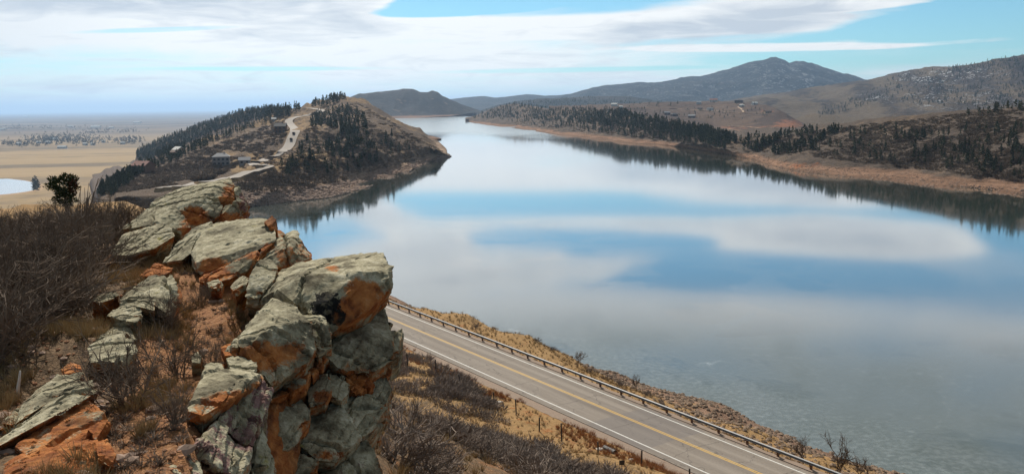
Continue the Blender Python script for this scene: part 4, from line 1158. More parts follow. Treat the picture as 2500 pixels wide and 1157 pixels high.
for i, ((nm, lab, pts, thick, prm), (o, c, size)) in enumerate(zip(BOULDERS, tmp)):
    me = o.data.copy()
    n = len(me.vertices)
    v = np.empty(n * 3); me.vertices.foreach_get('co', v); v = v.reshape(-1, 3)
    nr = np.empty(n * 3); me.vertex_normals.foreach_get('vector', nr); nr = nr.reshape(-1, 3)
    W_ = v + np.array(c)
    k = min(1.0, size / 1.6)
    bed = np.array(BED)
    wv = W_ @ bed
    side = 1 - np.abs(nr @ bed)
    # facets left by broken-off chips
    off, rnd = cells(W_ / (0.34 * k + 0.06) + 3.1 * i, 5 + i)
    chip = (off * rnd).sum(1)
    off2, rnd2 = cells(W_ / (0.11 * k + 0.03), 55 + i)
    chip2 = (off2 * rnd2).sum(1)
    # bedding ledges
    lay = wv / 0.105 + 0.5 * fbm(W_ * 0.9, 3, 0.5, 31)
    fl = np.floor(lay); fr = lay - fl
    hz = np.zeros(n, np.int64)
    s0 = _h(fl.astype(np.int64), hz, hz, 77 + i); s1 = _h(fl.astype(np.int64) + 1, hz, hz, 77 + i)
    tr = np.clip((fr - 0.8) / 0.2, 0, 1)
    ledge = s0 + (s1 - s0) * tr
    groove = -np.clip(1 - np.abs(fr - 0.9) / 0.1, 0, 1)
    rk = np.random.default_rng(300 + i)
    crack = np.zeros(n)
    for _c in range(3 if size > .9 else 1):
        pn = rk.normal(size=3); pn -= bed * (pn @ bed) * .8; pn /= np.linalg.norm(pn)
        dd = np.abs(v @ pn - rk.uniform(-.3, .3) * size + 0.05 * fbm(W_ * 2.2, 3, .5, 70 + _c))
        crack -= np.clip(1 - dd / 0.03, 0, 1)
    disp = k * (0.022 * chip + 0.015 * chip2 + side * (0.040 * ledge + 0.045 * groove) + 0.007 * fbm(W_ * 1.7, 4, 0.5, 9 + i) + 0.007 * fbm(W_ * 11, 3, 0.6, 19) + 0.09 * crack)
    v = v + nr * disp[:, None]
    me.vertices.foreach_set('co', v.ravel())
    # which faces are freshly broken, which carry lichen
    base = prm.get('rust', 0.0) * 0.75 + 0.18 + 0.14 * fbm(W_ * 1.3, 3, 0.5, 40 + i)
    und = -(nr @ bed)
    base = base + np.clip(und + 0.05, 0, 1) * 0.35 - np.clip(nr[:, 2] - 0.55, 0, 1) * 0.9 * (prm.get('rust', 0) < .6)
    pur = np.full(n, prm.get('purple', 0.0)) * 0.85 + 0.08 * fbm(W_ * 1.9, 3, 0.5, 60 + i)
    blk = np.zeros(n)
    px_, py_, f_ = project(W_)
    facing = np.clip(-((W_ - np.array(CAM)) * nr).sum(1) / np.linalg.norm(W_ - np.array(CAM), axis=1) * 4 + 0.6, 0, 1)
    for bx_, by_, rx_, ry_, amt, kind in prm.get('blobs', []):
        g = amt * facing * np.clip(1.35 - np.sqrt(((px_ - bx_) / rx_) ** 2 + ((py_ - by_) / ry_) ** 2), 0, 1)
        if kind == 'r': base = base + g
        elif kind == 'p': pur = pur + g
        else: blk = blk + g
    fattr(me, 'rust', np.clip(base, -0.5, 1.3)); fattr(me, 'purple', np.clip(pur, -.5, 1)); fattr(me, 'black', blk)
    me.polygons.foreach_set('use_smooth', np.ones(len(me.polygons), bool))
    me.update()
    me.set_sharp_from_angle(angle=math.radians(32))
    for mt in list(me.materials): pass
    me.materials.clear(); me.materials.append(M_ROCK)
    b = obj(nm, me, None, None, c)
    tag(b, lab, 'rock', 'boulders of the sandstone outcrop')
    old = o.data
    bpy.data.objects.remove(o); bpy.data.meshes.remove(old)

# ------------------------------------------------------------------ prototypes for plants
def tri_soup(cs, dirs, wid):
    """one thin triangle per row: base at cs, tip at cs+dirs, width wid"""
    cs = np.asarray(cs); dirs = np.asarray(dirs)
    side = np.cross(dirs, rng.normal(size=dirs.shape)); side /= np.linalg.norm(side, axis=1)[:, None] + 1e-9
    w2 = (np.asarray(wid) * 0.5)[:, None]
    V = np.stack([cs - side * w2, cs + side * w2, cs + dirs], 1).reshape(-1, 3)
    F_ = np.arange(len(V)).reshape(-1, 3)
    return V, F_

def pine_proto(seed, n=300, rad=0.24, ragged=0.35):
    r = np.random.default_rng(seed)
    h = r.uniform(0.14, 1.0, n) ** 0.85
    prof = rad * np.clip((1.03 - h), 0, 1) ** 0.75 * np.clip((h - 0.08) / 0.22, 0.25, 1)
    lobes = 1 + ragged * np.sin(h * 23 + seed) + ragged * r.normal(0, 0.5, n)
    ang = r.uniform(0, 2 * np.pi, n)
    rr = prof * np.clip(lobes, 0.3, 1.7) * np.sqrt(r.uniform(0.15, 1, n))
    c = np.stack([rr * np.cos(ang), rr * np.sin(ang), h], 1)
    out = np.stack([np.cos(ang), np.sin(ang), r.uniform(-0.35, 0.5, n)], 1)
    out += r.normal(0, 0.4, out.shape); out /= np.linalg.norm(out, axis=1)[:, None]
    L = r.uniform(0.05, 0.11, n) * (1.1 - 0.4 * h)
    V, F_ = tri_soup(c - out * L[:, None] * 0.5, out * L[:, None], L * 0.95)
    return V, F_

def trunk_mesh(seed):
    r = random.Random(seed)
    b = MB().tube([(0, 0, -0.06), (r.uniform(-.01, .01), 0, .35), (r.uniform(-.015, .015), .01, .92)], [0.022, 0.016, 0.004], 6)
    for k in range(5):
        a, z = r.uniform(0, 6.28), r.uniform(.25, .8)
        b.tube([(0, 0, z), (math.cos(a) * .13 * (1.1 - z), math.sin(a) * .13 * (1.1 - z), z + .04)], [.006, .002], 4)
    return b.mesh('trunk')

PINES = [pine_proto(s, 330, rad, rg) for s, rad, rg in ((1, .21, .25), (2, .25, .35), (3, .29, .4), (4, .19, .3), (5, .33, .35))]
PINE_CROWN = [np_mesh('crown', v, f, False) for v, f in PINES]
PINE_TRUNK = [trunk_mesh(s) for s in range(5)]
PINE_LOW = [pine_proto(s, 90, rad, rg) for s, rad, rg in ((11, .22, .3), (12, .27, .35), (13, .31, .4))]
for q in PINE_LOW:   # fewer but larger sprays
    v = q[0].reshape(-1, 3, 3); m_ = v.mean(1, keepdims=True); q[0][:] = (m_ + (v - m_) * 1.75).reshape(-1, 3)

def scrub_proto(seed, n=46):
    r = np.random.default_rng(seed)
    ang = r.uniform(0, 6.28, n); rad = np.sqrt(r.uniform(0, 1, n)) * 0.55
    c = np.stack([rad * np.cos(ang), rad * np.sin(ang), r.uniform(-.05, .45, n) * (1 - rad)], 1)
    d = np.stack([np.cos(ang) * .5, np.sin(ang) * .5, np.ones(n)], 1) + r.normal(0, .45, (n, 3))
    d *= (r.uniform(.25, .5, n) / np.linalg.norm(d, axis=1))[:, None]
    return tri_soup(c, d, r.uniform(.10, .22, n))
SCRUBS = [scrub_proto(s) for s in (1, 2, 3)]

def twig_shrub(seed, stems=14, spread=0.75, levels=4, r0=0.012, sides=3, h=1.0, up=0.55, kids=(3, 5)):
    """bare branching shrub; returns (thick wood V,F), (thin twigs V,F), unit height"""
    r = np.random.default_rng(seed)
    thickV, thickF, thinV, thinF = [], [], [], []
    def seg(p, q, ra, rb, V, F_):
        t = q - p; L = np.linalg.norm(t); t = t / (L + 1e-9)
        a = np.cross(t, [0.3, 0.7, 0.2]); a /= np.linalg.norm(a) + 1e-9
        b = np.cross(t, a)
        base = len(V)
        for cp, rad in ((p, ra), (q, rb)):
            for k in range(sides):
                w_ = 2 * np.pi * k / sides
                V.append(cp + (a * np.cos(w_) + b * np.sin(w_)) * rad)
        for k in range(sides):
            F_.append((base + k, base + (k + 1) % sides, base + sides + (k + 1) % sides, base + sides + k))
    def grow(p, d, L, rad, lev):
        nseg = 3 if lev < 2 else 2
        V, F_ = (thickV, thickF) if lev < 1 else (thinV, thinF)
        pts = [p]
        for s in range(nseg):
            d = d + r.normal(0, 0.16, 3) + np.array([0, 0, 0.05]); d = d / np.linalg.norm(d)
            q = pts[-1] + d * L / nseg
            seg(pts[-1], q, rad * (1 - 0.28 * s / nseg), rad * (1 - 0.28 * (s + 1) / nseg), V, F_)
            pts.append(q)
        if lev + 1 < levels:
            for k in range(r.integers(kids[0], kids[1] + 1)):
                i = r.integers(1, nseg + 1)
                dd = d + r.normal(0, 0.55, 3) + np.array([0, 0, 0.12]); dd /= np.linalg.norm(dd)
                grow(pts[i], dd, L * r.uniform(.45, .75), rad * 0.6, lev + 1)
    for s in range(stems):
        a = r.uniform(0, 6.28); lean = r.uniform(0.1, spread)
        d = np.array([np.cos(a) * lean, np.sin(a) * lean, up]); d /= np.linalg.norm(d)
        grow(np.array([np.cos(a) * .05, np.sin(a) * .05, -0.08]), d, r.uniform(.35, .5), r0 * r.uniform(.7, 1.2), 0)
    A = (np.array(thickV), np.array(thickF)); B = (np.array(thinV), np.array(thinF))
    top = np.percentile(B[0][:, 2], 98)
    return (A[0] / top * h, A[1]), (B[0] / top * h, B[1])

def shrub_root(name, protos, loc, rz, sc, m1, m2, label, cat, group=None):
    root = empty(name, loc, rz)
    root.scale = sc if hasattr(sc, '__len__') else (sc, sc, sc)
    obj('stems', protos[0], m1, root); obj('twigs', protos[1], m2, root)
    tag(root, label, cat, group)
    return root

def mk(nm, protoVF):
    return np_mesh(nm, protoVF[0], protoVF[1], False)
BUSH = []
for s in range(4):
    a, b = twig_shrub(100 + s, stems=13, spread=0.85, levels=4, r0=0.011)
    BUSH.append((mk('stems', a), mk('twigs', b)))
UPR = []
for s in range(2):
    a, b = twig_shrub(200 + s, stems=9, spread=0.3, levels=4, r0=0.013, up=1.0, kids=(3, 4))
    UPR.append((mk('stems', a), mk('twigs', b)))
TREEP = []
for s in range(3):
    a, b = twig_shrub(300 + s, stems=2, spread=0.22, levels=5, r0=0.020, up=1.0, kids=(4, 5))
    TREEP.append((mk('stems', a), mk('twigs', b)))
BRUSH = []
for s in range(3):
    a, b = twig_shrub(400 + s, stems=13, spread=1.0, levels=3, r0=0.016, kids=(5, 7))
    BRUSH.append((mk('stems', a), mk('twigs', b)))
def grass_proto(seed, n=26):
    r = np.random.default_rng(seed)
    a = r.uniform(0, 6.28, n); lean = r.uniform(0.05, .9, n)
    c = np.stack([np.cos(a) * .12 * r.uniform(0, 1, n), np.sin(a) * .12 * r.uniform(0, 1, n), np.full(n, -.05)], 1)
    d = np.stack([np.cos(a) * lean, np.sin(a) * lean, np.ones(n)], 1)
    d *= (r.uniform(.55, 1.05, n) / np.linalg.norm(d, axis=1))[:, None]
    return tri_soup(c, d, r.uniform(.03, .06, n))
GRASS = [grass_proto(s) for s in range(3)]

def stone_proto(seed, flat=0.7):
    bm = bmesh.new(); bmesh.ops.create_icosphere(bm, subdivisions=1, radius=0.5)
    v = np.array([p.co for p in bm.verts]); f = np.array([[q.index for q in fc.verts] for fc in bm.faces]); bm.free()
    v = v * (1 + 0.42 * vnoise(v * 3.1 + seed * 7.7, seed)[:, None]); v[:, 2] *= flat
    return v, f
STONES = [stone_proto(s) for s in range(4)]

def near_hit(px, py, ymin=4.0, ymax=170.0):
    d = ray(px, py)
    ys = np.geomspace(ymin, ymax, 500)
    pts = np.array(CAM)[None] + np.array(d)[None] * (ys / d.y)[:, None]
    g = ground_z(pts[:, 0], pts[:, 1])
    w_ = np.nonzero(pts[:, 2] < g)[0]
    if len(w_) == 0: return None
    q = pts[w_[0]]
    return Vector((q[0], q[1], g[w_[0]]))

def gpt(x, y):
    return Vector((x, y, float(ground_z(np.array([x]), np.array([y]))[0])))

# ------------------------------------------------------------------ far roads
E = ['east_ridge', 'forested_hogback']
def ribbon(name, pxs, names, wdt, material, lift=0.5, skirt=3.0, kind='structure'):
    pts = []
    for (a, b), (c, d) in zip(pxs, pxs[1:]):
        n = max(2, int(math.hypot(c - a, d - b) / 2.5))
        for k in range(n):
            p = hit(a + (c - a) * k / n, b + (d - b) * k / n, names)
            if p is not None: pts.append(p)
    p = hit(*pxs[-1], names)
    if p is not None: pts.append(p)
    q = np.array([tuple(p) for p in pts])
    for _ in range(6):
        q[1:-1] = 0.25 * q[:-2] + 0.5 * q[1:-1] + 0.25 * q[2:]
    tg = np.gradient(q[:, :2], axis=0); tg /= np.linalg.norm(tg, axis=1)[:, None] + 1e-9
    nr = np.stack([-tg[:, 1], tg[:, 0]], 1)
    zz_ = []
    for i in range(len(q)):
        h = [q[i, 2]]
        for s in (-.5, -.25, 0, .25, .5):
            d_ = down(q[i, 0] + nr[i, 0] * wdt * s, q[i, 1] + nr[i, 1] * wdt * s, names)
            if d_ is not None: h.append(d_.z)
        zz_.append(max(h) + lift)
    zz_ = np.array(zz_)
    for _ in range(4):
        zz_[1:-1] = 0.25 * zz_[:-2] + 0.5 * zz_[1:-1] + 0.25 * zz_[2:]
    V = []
    for i in range(len(q)):
        for s, dz_ in ((-.8, -skirt), (-.5, 0), (.5, 0), (.8, -skirt)):
            V.append((q[i, 0] + nr[i, 0] * wdt * s, q[i, 1] + nr[i, 1] * wdt * s, zz_[i] + dz_))
    f = []
    for i in range(len(q) - 1):
        for k in range(3):
            f.append((4 * i + k, 4 * i + k + 1, 4 * i + 5 + k, 4 * i + 4 + k))
    me = np_mesh(name, V, np.array(f), False)
    me.materials.append(material); me.materials.append(M_RIDGE if 'house_mesa' not in names else M_MESA)
    me.polygons.foreach_set('material_index', [0 if i % 3 == 1 else 1 for i in range(len(f))])
    o = tag(obj(name, me), kind=kind)
    return o, q, zz_
lower_road = ribbon('lower_road', [(390, 463), (412, 461), (480, 452), (565, 437), (606, 430), (640, 423), (655, 416), (656, 409), (640, 405), (618, 403), (599, 402)], E, 6.5, M_FARASPH)
upper_road, uq, uz = ribbon('winding_road', [(622, 400), (645, 394), (665, 388), (691, 376), (705, 360), (713, 340), (722, 325), (722, 318), (713, 310), (703, 300), (706, 293), (722, 288), (745, 284), (776, 276), (789, 272), (776, 269), (745, 266)], E, 7.5, M_FARASPH)
ribbon('dirt_track', [(1636, 266), (1700, 269), (1760, 273), (1808, 277), (1880, 279)], ['house_mesa'], 5.0, M_DIRTRD, .5, 1.5)
ribbon('dirt_track', [(1776, 309), (1830, 312), (1870, 315), (1930, 317)], ['house_mesa'], 5.0, M_DIRTRD, .5, 1.5)
ribbon('dirt_track', [(1801, 262), (1812, 268), (1815, 275)], ['house_mesa'], 4.0, M_DIRTRD, .5, 1.5)

ROADPTS = np.vstack([uq[:, :2], lower_road[1][:, :2]])
def off_road(p, d=9.0):
    return float(((ROADPTS - np.array([p.x, p.y])) ** 2).sum(1).min()) > d * d

# ------------------------------------------------------------------ forests on the ridges
def inpoly(x, y, poly):
    c = False; j = len(poly) - 1
    for i in range(len(poly)):
        xi, yi = poly[i]; xj, yj = poly[j]
        if (yi > y) != (yj > y) and x < (xj - xi) * (y - yi) / (yj - yi) + xi: c = not c
        j = i
    return c

TREES = []     # (point, height, region)
def plant(region, names, poly, count, hmin, hmax, clump=0.0, only=None):
    xs = [p[0] for p in poly]; ys = [p[1] for p in poly]
    n = 0; tries = 0
    while n < count and tries < count * 30:
        tries += 1
        x, y = random.uniform(min(xs), max(xs)), random.uniform(min(ys), max(ys))
        if not inpoly(x, y, poly): continue
        p = hit(x, y, names)
        if p is None: continue
        if region[0] != 'w' and p.y < 1300 and not off_road(p): continue
        if clump:
            c = sn(p.x * .02, p.y * .02, 8)
            if c < clump: continue
        if p.z < 4.0 and region not in ('hog', 'hogline', 'hogend'): continue
        TREES.append((p, random.uniform(hmin, hmax), region)); n += 1

E = ['east_ridge', 'forested_hogback']
plant('hog', E, [(331, 375), (336, 352), (400, 328), (480, 300), (560, 274), (620, 260), (690, 257), (705, 268), (640, 285), (560, 310), (480, 340), (420, 372), (340, 400)], 1900, 4, 7)
plant('hogline', E, [(250, 458), (330, 415), (430, 372), (520, 332), (590, 302), (650, 285), (690, 282), (600, 322), (520, 350), (440, 388), (330, 432), (255, 464)], 330, 4, 6.5)
plant('hogend', E, [(232, 478), (250, 458), (335, 408), (335, 380), (350, 400), (330, 440), (270, 480)], 170, 3.5, 6)
plant('peak', E, [(740, 268), (780, 250), (835, 236), (850, 242), (800, 258), (750, 272)], 60, 6, 9)
plant('saddle', E, [(640, 268), (720, 262), (738, 275), (690, 290), (640, 290)], 60, 6, 10)
plant('band', E, [(765, 285), (800, 268), (850, 262), (890, 285), (900, 320), (860, 335), (830, 320), (790, 312), (755, 310)], 210, 4.5, 7.5)
plant('face', E, [(840, 320), (900, 320), (905, 370), (880, 400), (850, 390), (790, 385), (800, 350)], 60, 4.5, 7.5)
plant('faceb', E, [(690, 330), (1000, 330), (1020, 365), (850, 430), (700, 430), (560, 400), (520, 380), (700, 400)], 75, 4, 8)
R = ['west_shore_hills']
plant('wforest', R, [(1145, 290), (1190, 268), (1250, 252), (1310, 258), (1400, 264), (1520, 274), (1620, 292), (1720, 316), (1790, 336), (1800, 352), (1720, 345), (1600, 325), (1500, 312), (1400, 302), (1280, 292), (1180, 290)], 1800, 4.5, 8, -0.5)
plant('wlow', R, [(1200, 288), (1300, 296), (1450, 310), (1600, 328), (1700, 345), (1790, 352), (1790, 370), (1700, 356), (1560, 338), (1400, 318), (1250, 302)], 260, 4, 7, -0.2)
plant('wgrove', R, [(1800, 345), (1850, 335), (1910, 328), (2010, 316), (2090, 325), (2080, 350), (1990, 372), (1900, 380), (1810, 368)], 190, 4, 7.5, -0.2)
plant('wslope', R, [(1950, 325), (2090, 312), (2300, 320), (2500, 310), (2520, 440), (2400, 425), (2250, 405), (2050, 385), (1950, 375)], 210, 3.5, 7)
plant('wcrest', R, [(2350, 268), (2510, 256), (2510, 275), (2350, 285)], 26, 3, 6)
plant('mesa', ['house_mesa'], [(1350, 262), (1560, 254), (1850, 252), (1900, 272), (1840, 300), (1700, 290), (1500, 276)], 110, 4, 8, -0.2)
plant('foot', ['western_foothills'], [(2180, 186), (2250, 172), (2330, 164), (2400, 155), (2510, 138), (2510, 260), (2300, 262), (2150, 245), (2020, 280), (1980, 276), (2120, 225)], 700, 6, 11, -0.05)
plant('footc', ['western_foothills'], [(2300, 166), (2360, 161), (2430, 147), (2510, 136), (2510, 165), (2420, 175), (2330, 182)], 160, 7, 12)
plant('footg', ['western_foothills'], [(1975, 282), (2060, 250), (2140, 228), (2150, 242), (2090, 268), (2000, 290)], 90, 6, 10)
plant('mid', ['middle_hills'], [(1200, 262), (1260, 251), (1440, 238), (1580, 245), (1700, 262), (1500, 262), (1300, 268)], 300, 7, 11, -0.1)

WHERE = {'hog': ('dark pine of the dense forest on the far left hogback', 'pines of the left hogback forest'),
         'hogline': ('dark pine in the tree line along the lower left ridge crest', 'pines along the lower left crest'),
         'hogend': ('dark pine at the left foot of the ridge beside the tan plain', 'pines at the left foot of the ridge'),
         'peak': ('small pine on the skyline of the pointed ridge top', 'pines on the pointed ridge top'),
         'saddle': ('pine on the saddle left of the winding road', 'pines on the saddle'),
         'band': ('dark pine in the grove right of the winding road', 'pines in the grove by the winding road'),
         'face': ('tall pine on the steep face of the ridge above the lake', 'pines on the ridge face'),
         'faceb': ('lone small pine scattered over the brown ridge slope', 'scattered pines of the ridge slope'),
         'wforest': ('dark pine of the forest along the far lake shore', 'pines of the far shore forest'),
         'wlow': ('pine low on the far shore just above the beach', 'pines just above the far beach'),
         'wgrove': ('dark pine in the grove above the red beach', 'pines above the red beach'),
         'wslope': ('single dark pine dotted over the brown right-hand hillside', 'pines dotted over the right hillside'),
         'wcrest': ('little pine on the crest of the right-hand hillside', 'pines on the right hillside crest'),
         'mesa': ('little pine among the houses on the mesa', 'pines among the mesa houses'),
         'foot': ('pine on the tan foothills at the right', 'pines of the tan foothills'),
         'footc': ('dark pine on the foothill skyline at the right edge', 'pines on the foothill skyline'),
         'footg': ('pine in the gully of the tan foothills', 'pines in the foothill gully'),
         'mid': ('pine on the low hills at the lake end', 'pines of the low hills')}
TREES.sort(key=lambda q: -(q[1] / max(q[0].y, 1)))
# the largest ones as single trees, the rest as forest mass
for i, (p, h, reg) in enumerate(TREES[:300]):
    k = random.randrange(5)
    root = empty('pine_tree', p - Vector((0, 0, 0.3)), random.uniform(0, 6.28))
    root.scale = (h * random.uniform(.85, 1.15), h * random.uniform(.85, 1.15), h)
    obj('trunk', PINE_TRUNK[k], M_BARK, root); obj('crown', PINE_CROWN[k], M_PINE, root)
    tag(root, WHERE[reg][0], 'tree', WHERE[reg][1])
rest = TREES[300:]
V_, F_, T_ = [], [], []
for k in range(3):
    sub = [q for i, q in enumerate(rest) if i % 3 == k]
    m_ = scatter_mesh('pine_forest', PINE_LOW[k], [tuple(q[0] - Vector((0, 0, .4))) for q in sub], rng.uniform(0, 6.28, len(sub)), [q[1] for q in sub], rng.uniform(0, 1, len(sub)))
    tag(obj('pine_forest', m_, M_PINE), 'far dark pine forest covering the ridges around the lake', 'forest', None, 'stuff')

def scatter_px(names, polys, count, smin, smax, clump=None):
    pos = []
    for poly, cnt in zip(polys, count):
        xs = [p[0] for p in poly]; ys = [p[1] for p in poly]
        n = tries = 0
        while n < cnt and tries < cnt * 20:
            tries += 1
            x, y = random.uniform(min(xs), max(xs)), random.uniform(min(ys), max(ys))
            if not inpoly(x, y, poly): continue
            p = hit(x, y, names)
            if p is None or p.z < 3 or not off_road(p, 7.0): continue
            if clump is not None and sn(p.x * .03, p.y * .03, 4) < clump: continue
            pos.append(tuple(p)); n += 1
    return pos
def stuff_scatter(name, protos, pos, smin, smax, material, label, cat, flat=1.0):
    pos = np.array(pos)
    for k, pr in enumerate(protos):
        sub = pos[k::len(protos)]
        s = rng.uniform(smin, smax, len(sub))
        me = scatter_mesh(name, pr, sub, rng.uniform(0, 6.28, len(sub)), s * flat, rng.uniform(0, 1, len(sub)), s)
        tag(obj(name, me, material), label, cat, None, 'stuff')
pos = scatter_px(E, [[(560, 440), (700, 330), (870, 250), (1080, 370), (900, 430), (700, 470), (600, 470)], [(260, 470), (430, 390), (700, 290), (720, 330), (600, 400), (500, 440), (300, 470)]], [1700, 1700], 0, 0, -0.5)
stuff_scatter('ridge_scrub', SCRUBS, pos, 1.6, 3.8, M_SCRUBH, 'low brown scrub covering the ridge left of the lake', 'scrub', .6)
pos = scatter_px(R, [[(1850, 345), (2000, 318), (2500, 262), (2510, 445), (2300, 420), (2000, 385), (1850, 370)], [(1250, 295), (1500, 285), (1750, 330), (1800, 365), (1500, 330), (1250, 305)]], [2800, 1200], 0, 0, -0.5)
stuff_scatter('west_scrub', SCRUBS, pos, 1.4, 3.6, M_SCRUBH, 'low brown scrub covering the hillside right of the lake', 'scrub', .6)

# rubble on the drawdown shores
pos = []
while len(pos) < 2600:
    x = random.uniform(600, 1100); y = np.interp(x, [600, 800, 900, 1000, 1100], [504, 484, 457, 418, 381]) - random.uniform(0, 1) ** 1.5 * np.interp(x, [600, 900, 1100], [32, 34, 6])
    p = hit(x, y, ['east_ridge'])
    if p is not None and p.z < 14: pos.append(tuple(p))
stuff_scatter('shore_rubble', STONES, pos, 0.4, 2.3, M_RUBBLE, 'broken tan stones along the bare shore under the ridge', 'rubble')
pos = []
while len(pos) < 900:
    x = random.uniform(1650, 2500); y = np.interp(x, [p[0] for p in shoreR], [p[1] for p in shoreR]) - random.uniform(0, 1) ** 1.3 * 22
    p = hit(x, y, R)
    if p is not None: pos.append(tuple(p))
stuff_scatter('beach_stones', STONES, pos, 0.3, 1.3, M_RUBBLE, 'stones strewn over the red beach of the far shore', 'rubble')

# ------------------------------------------------------------------ houses
def house(label, px, py, names, wd, dp, h, rz, wall, roof, kind='gable', base=None, z=None, wins=3, cat='house'):
    p = hit(px, py, names) if z is None else water(px, py, z)
    if p is None: return
    root = empty('house', p, rz)
    hw, hd = wd / 2, dp / 2
    b = MB().box(-hw, hw, -hd, hd, -1.5, h)
    if kind == 'gable':
        b.poly([(-hw, -hd, h), (-hw, hd, h), (-hw, 0, h + dp * .30)]); b.poly([(hw, -hd, h), (hw, hd, h), (hw, 0, h + dp * .30)])
    obj('wall', b.mesh('wall'), wall, root)
    r = MB(); e = .5; rh = dp * .30
    if kind == 'gable':
        r.prism([(-hd - e, h - .25), (0, h + rh), (hd + e, h - .25), (hd + e, h), (0, h + rh + .3), (-hd - e, h)], -hw - e, hw + e)
        r.v = [(y, x, z_) for x, y, z_ in r.v]
    elif kind == 'hip':
        q = [(-hw - e, -hd - e, h + .02), (hw + e, -hd - e, h + .02), (hw + e, hd + e, h + .02), (-hw - e, hd + e, h + .02)]
        t0, t1 = (-hw * .45, 0, h + rh), (hw * .45, 0, h + rh)
        r.poly([q[0], q[1], t1, t0]); r.poly([q[2], q[3], t0, t1]); r.poly([q[1], q[2], t1]); r.poly([q[3], q[0], t0]); r.poly(q[::-1])
    else:
        r.box(-hw - e, hw + e, -hd - e, hd + e, h + .02, h + .4)
    ro = obj('roof', r.mesh('roof'), roof, root)
    if h > 3.5 and kind != 'flat':
        obj('chimney', MB().box(hw * .3, hw * .3 + .8, .3, 1.1, h, h + rh + .9).mesh('chimney'), wall, ro)
    for s in range(wins):
        x = -hw + (s + .5) * wd / wins
        for fl in range(1 if h < 4.5 else 2):
            z0 = .9 + fl * 2.7
            obj('window', MB().box(x - .7, x + .7, -hd - .06, -hd + .05, z0, z0 + 1.3).mesh('window'), M_GLASS, root)
    obj('door', MB().box(-.5, .5, -hd - .09, -hd + .05, -.2, 1.95).mesh('door'), base or roof, root)
    tag(root, label, cat)
    return root
def pm(n, c): return plain_mat(n, c, .8, .08, .5)
WL_GREY, WL_TAN, WL_WHITE, WL_BROWN = pm('grey_siding', (.26, .24, .225)), pm('tan_siding', (.36, .27, .18)), pm('white_siding', (.6, .59, .56)), pm('brown_siding', (.16, .10, .07))
RF_GREY, RF_BROWN, RF_RED, RF_PALE, RF_DARK = pm('grey_shingles', (.25, .25, .26)), pm('brown_shingles', (.15, .1, .08)), pm('red_roofing', (.22, .10, .08)), pm('pale_metal_roof', (.52, .52, .5)), pm('dark_shingles', (.06, .06, .065))
house('big two-storey grey-roofed house on the ridge by the lower road bend', 541, 404, E, 11, 8, 6.0, .25, WL_GREY, RF_GREY, 'hip', WL_BROWN, wins=4)
house('low grey-roofed garage beside the big ridge house', 598, 401, E, 7, 6, 2.8, .2, WL_GREY, RF_GREY, 'gable', wins=2)
house('dark brown house left of the winding road', 686, 325, E, 9, 8, 5.5, .1, WL_BROWN, RF_DARK, 'gable', wins=3)
house('sunlit tan house in the trees of the lower left ridge', 437, 376, E, 8, 7, 3.4, -.7, WL_TAN, RF_PALE, 'gable')
house('smaller tan house just left of the sunlit one in the trees', 428, 381, E, 6, 5, 3.0, -.5, WL_TAN, RF_BROWN, 'gable', wins=2)
house('low reddish house at the foot of the lower left ridge', 350, 416, E, 11, 8, 3.2, -.4, WL_BROWN, RF_RED, 'gable')
house('tiny bright cabin above the bend of the winding road', 669, 297, E, 5, 5, 2.8, .3, WL_TAN, RF_PALE, 'gable', wins=2)
for lab, x, y, wd, h, wl, rf, kd in [
        ('white house with red roof on the mesa skyline', 1742, 249, 19, 4.5, WL_WHITE, RF_RED, 'gable'), ('white-walled house left of the red-roofed one on the mesa', 1706, 254, 12, 4, WL_WHITE, RF_GREY, 'gable'),
        ('wide dark flat-roofed house on the mesa skyline', 1804, 251, 20, 5, WL_BROWN, RF_DARK, 'flat'), ('pale house right of the dark flat-roofed one on the mesa', 1842, 256, 13, 4, WL_WHITE, RF_PALE, 'gable'),
        ('white house at the top of the short dirt track on the mesa', 1811, 261, 11, 4, WL_WHITE, RF_PALE, 'hip'), ('pale house below the red-roofed one on the mesa', 1733, 270, 12, 4, WL_WHITE, RF_GREY, 'gable'),
        ('tan house left of the pale one below the mesa skyline', 1709, 268, 12, 4, WL_TAN, RF_BROWN, 'gable'), ('brown house above the pines at the left end of the mesa track', 1628, 280, 12, 4, WL_BROWN, RF_GREY, 'gable'),
        ('dark house right of the brown one above the pines', 1646, 284, 13, 4, WL_BROWN, RF_DARK, 'hip'), ('dark house lowest on the mesa slope', 1689, 288, 14, 4, WL_BROWN, RF_GREY, 'gable'),
        ('tan house at the right tip of the mesa', 1874, 277, 15, 4, WL_TAN, RF_BROWN, 'gable'), ('pale house alone at the far left of the mesa', 1500, 259, 14, 4, WL_WHITE, RF_PALE, 'gable'),
        ('small white house beside the lone pale one', 1516, 264, 8, 3.5, WL_WHITE, RF_PALE, 'gable')]:
    house(lab, x, y, ['house_mesa'], wd, wd * .6, h, random.uniform(-.4, .4), wl, rf, kd)
PZ = -70.0
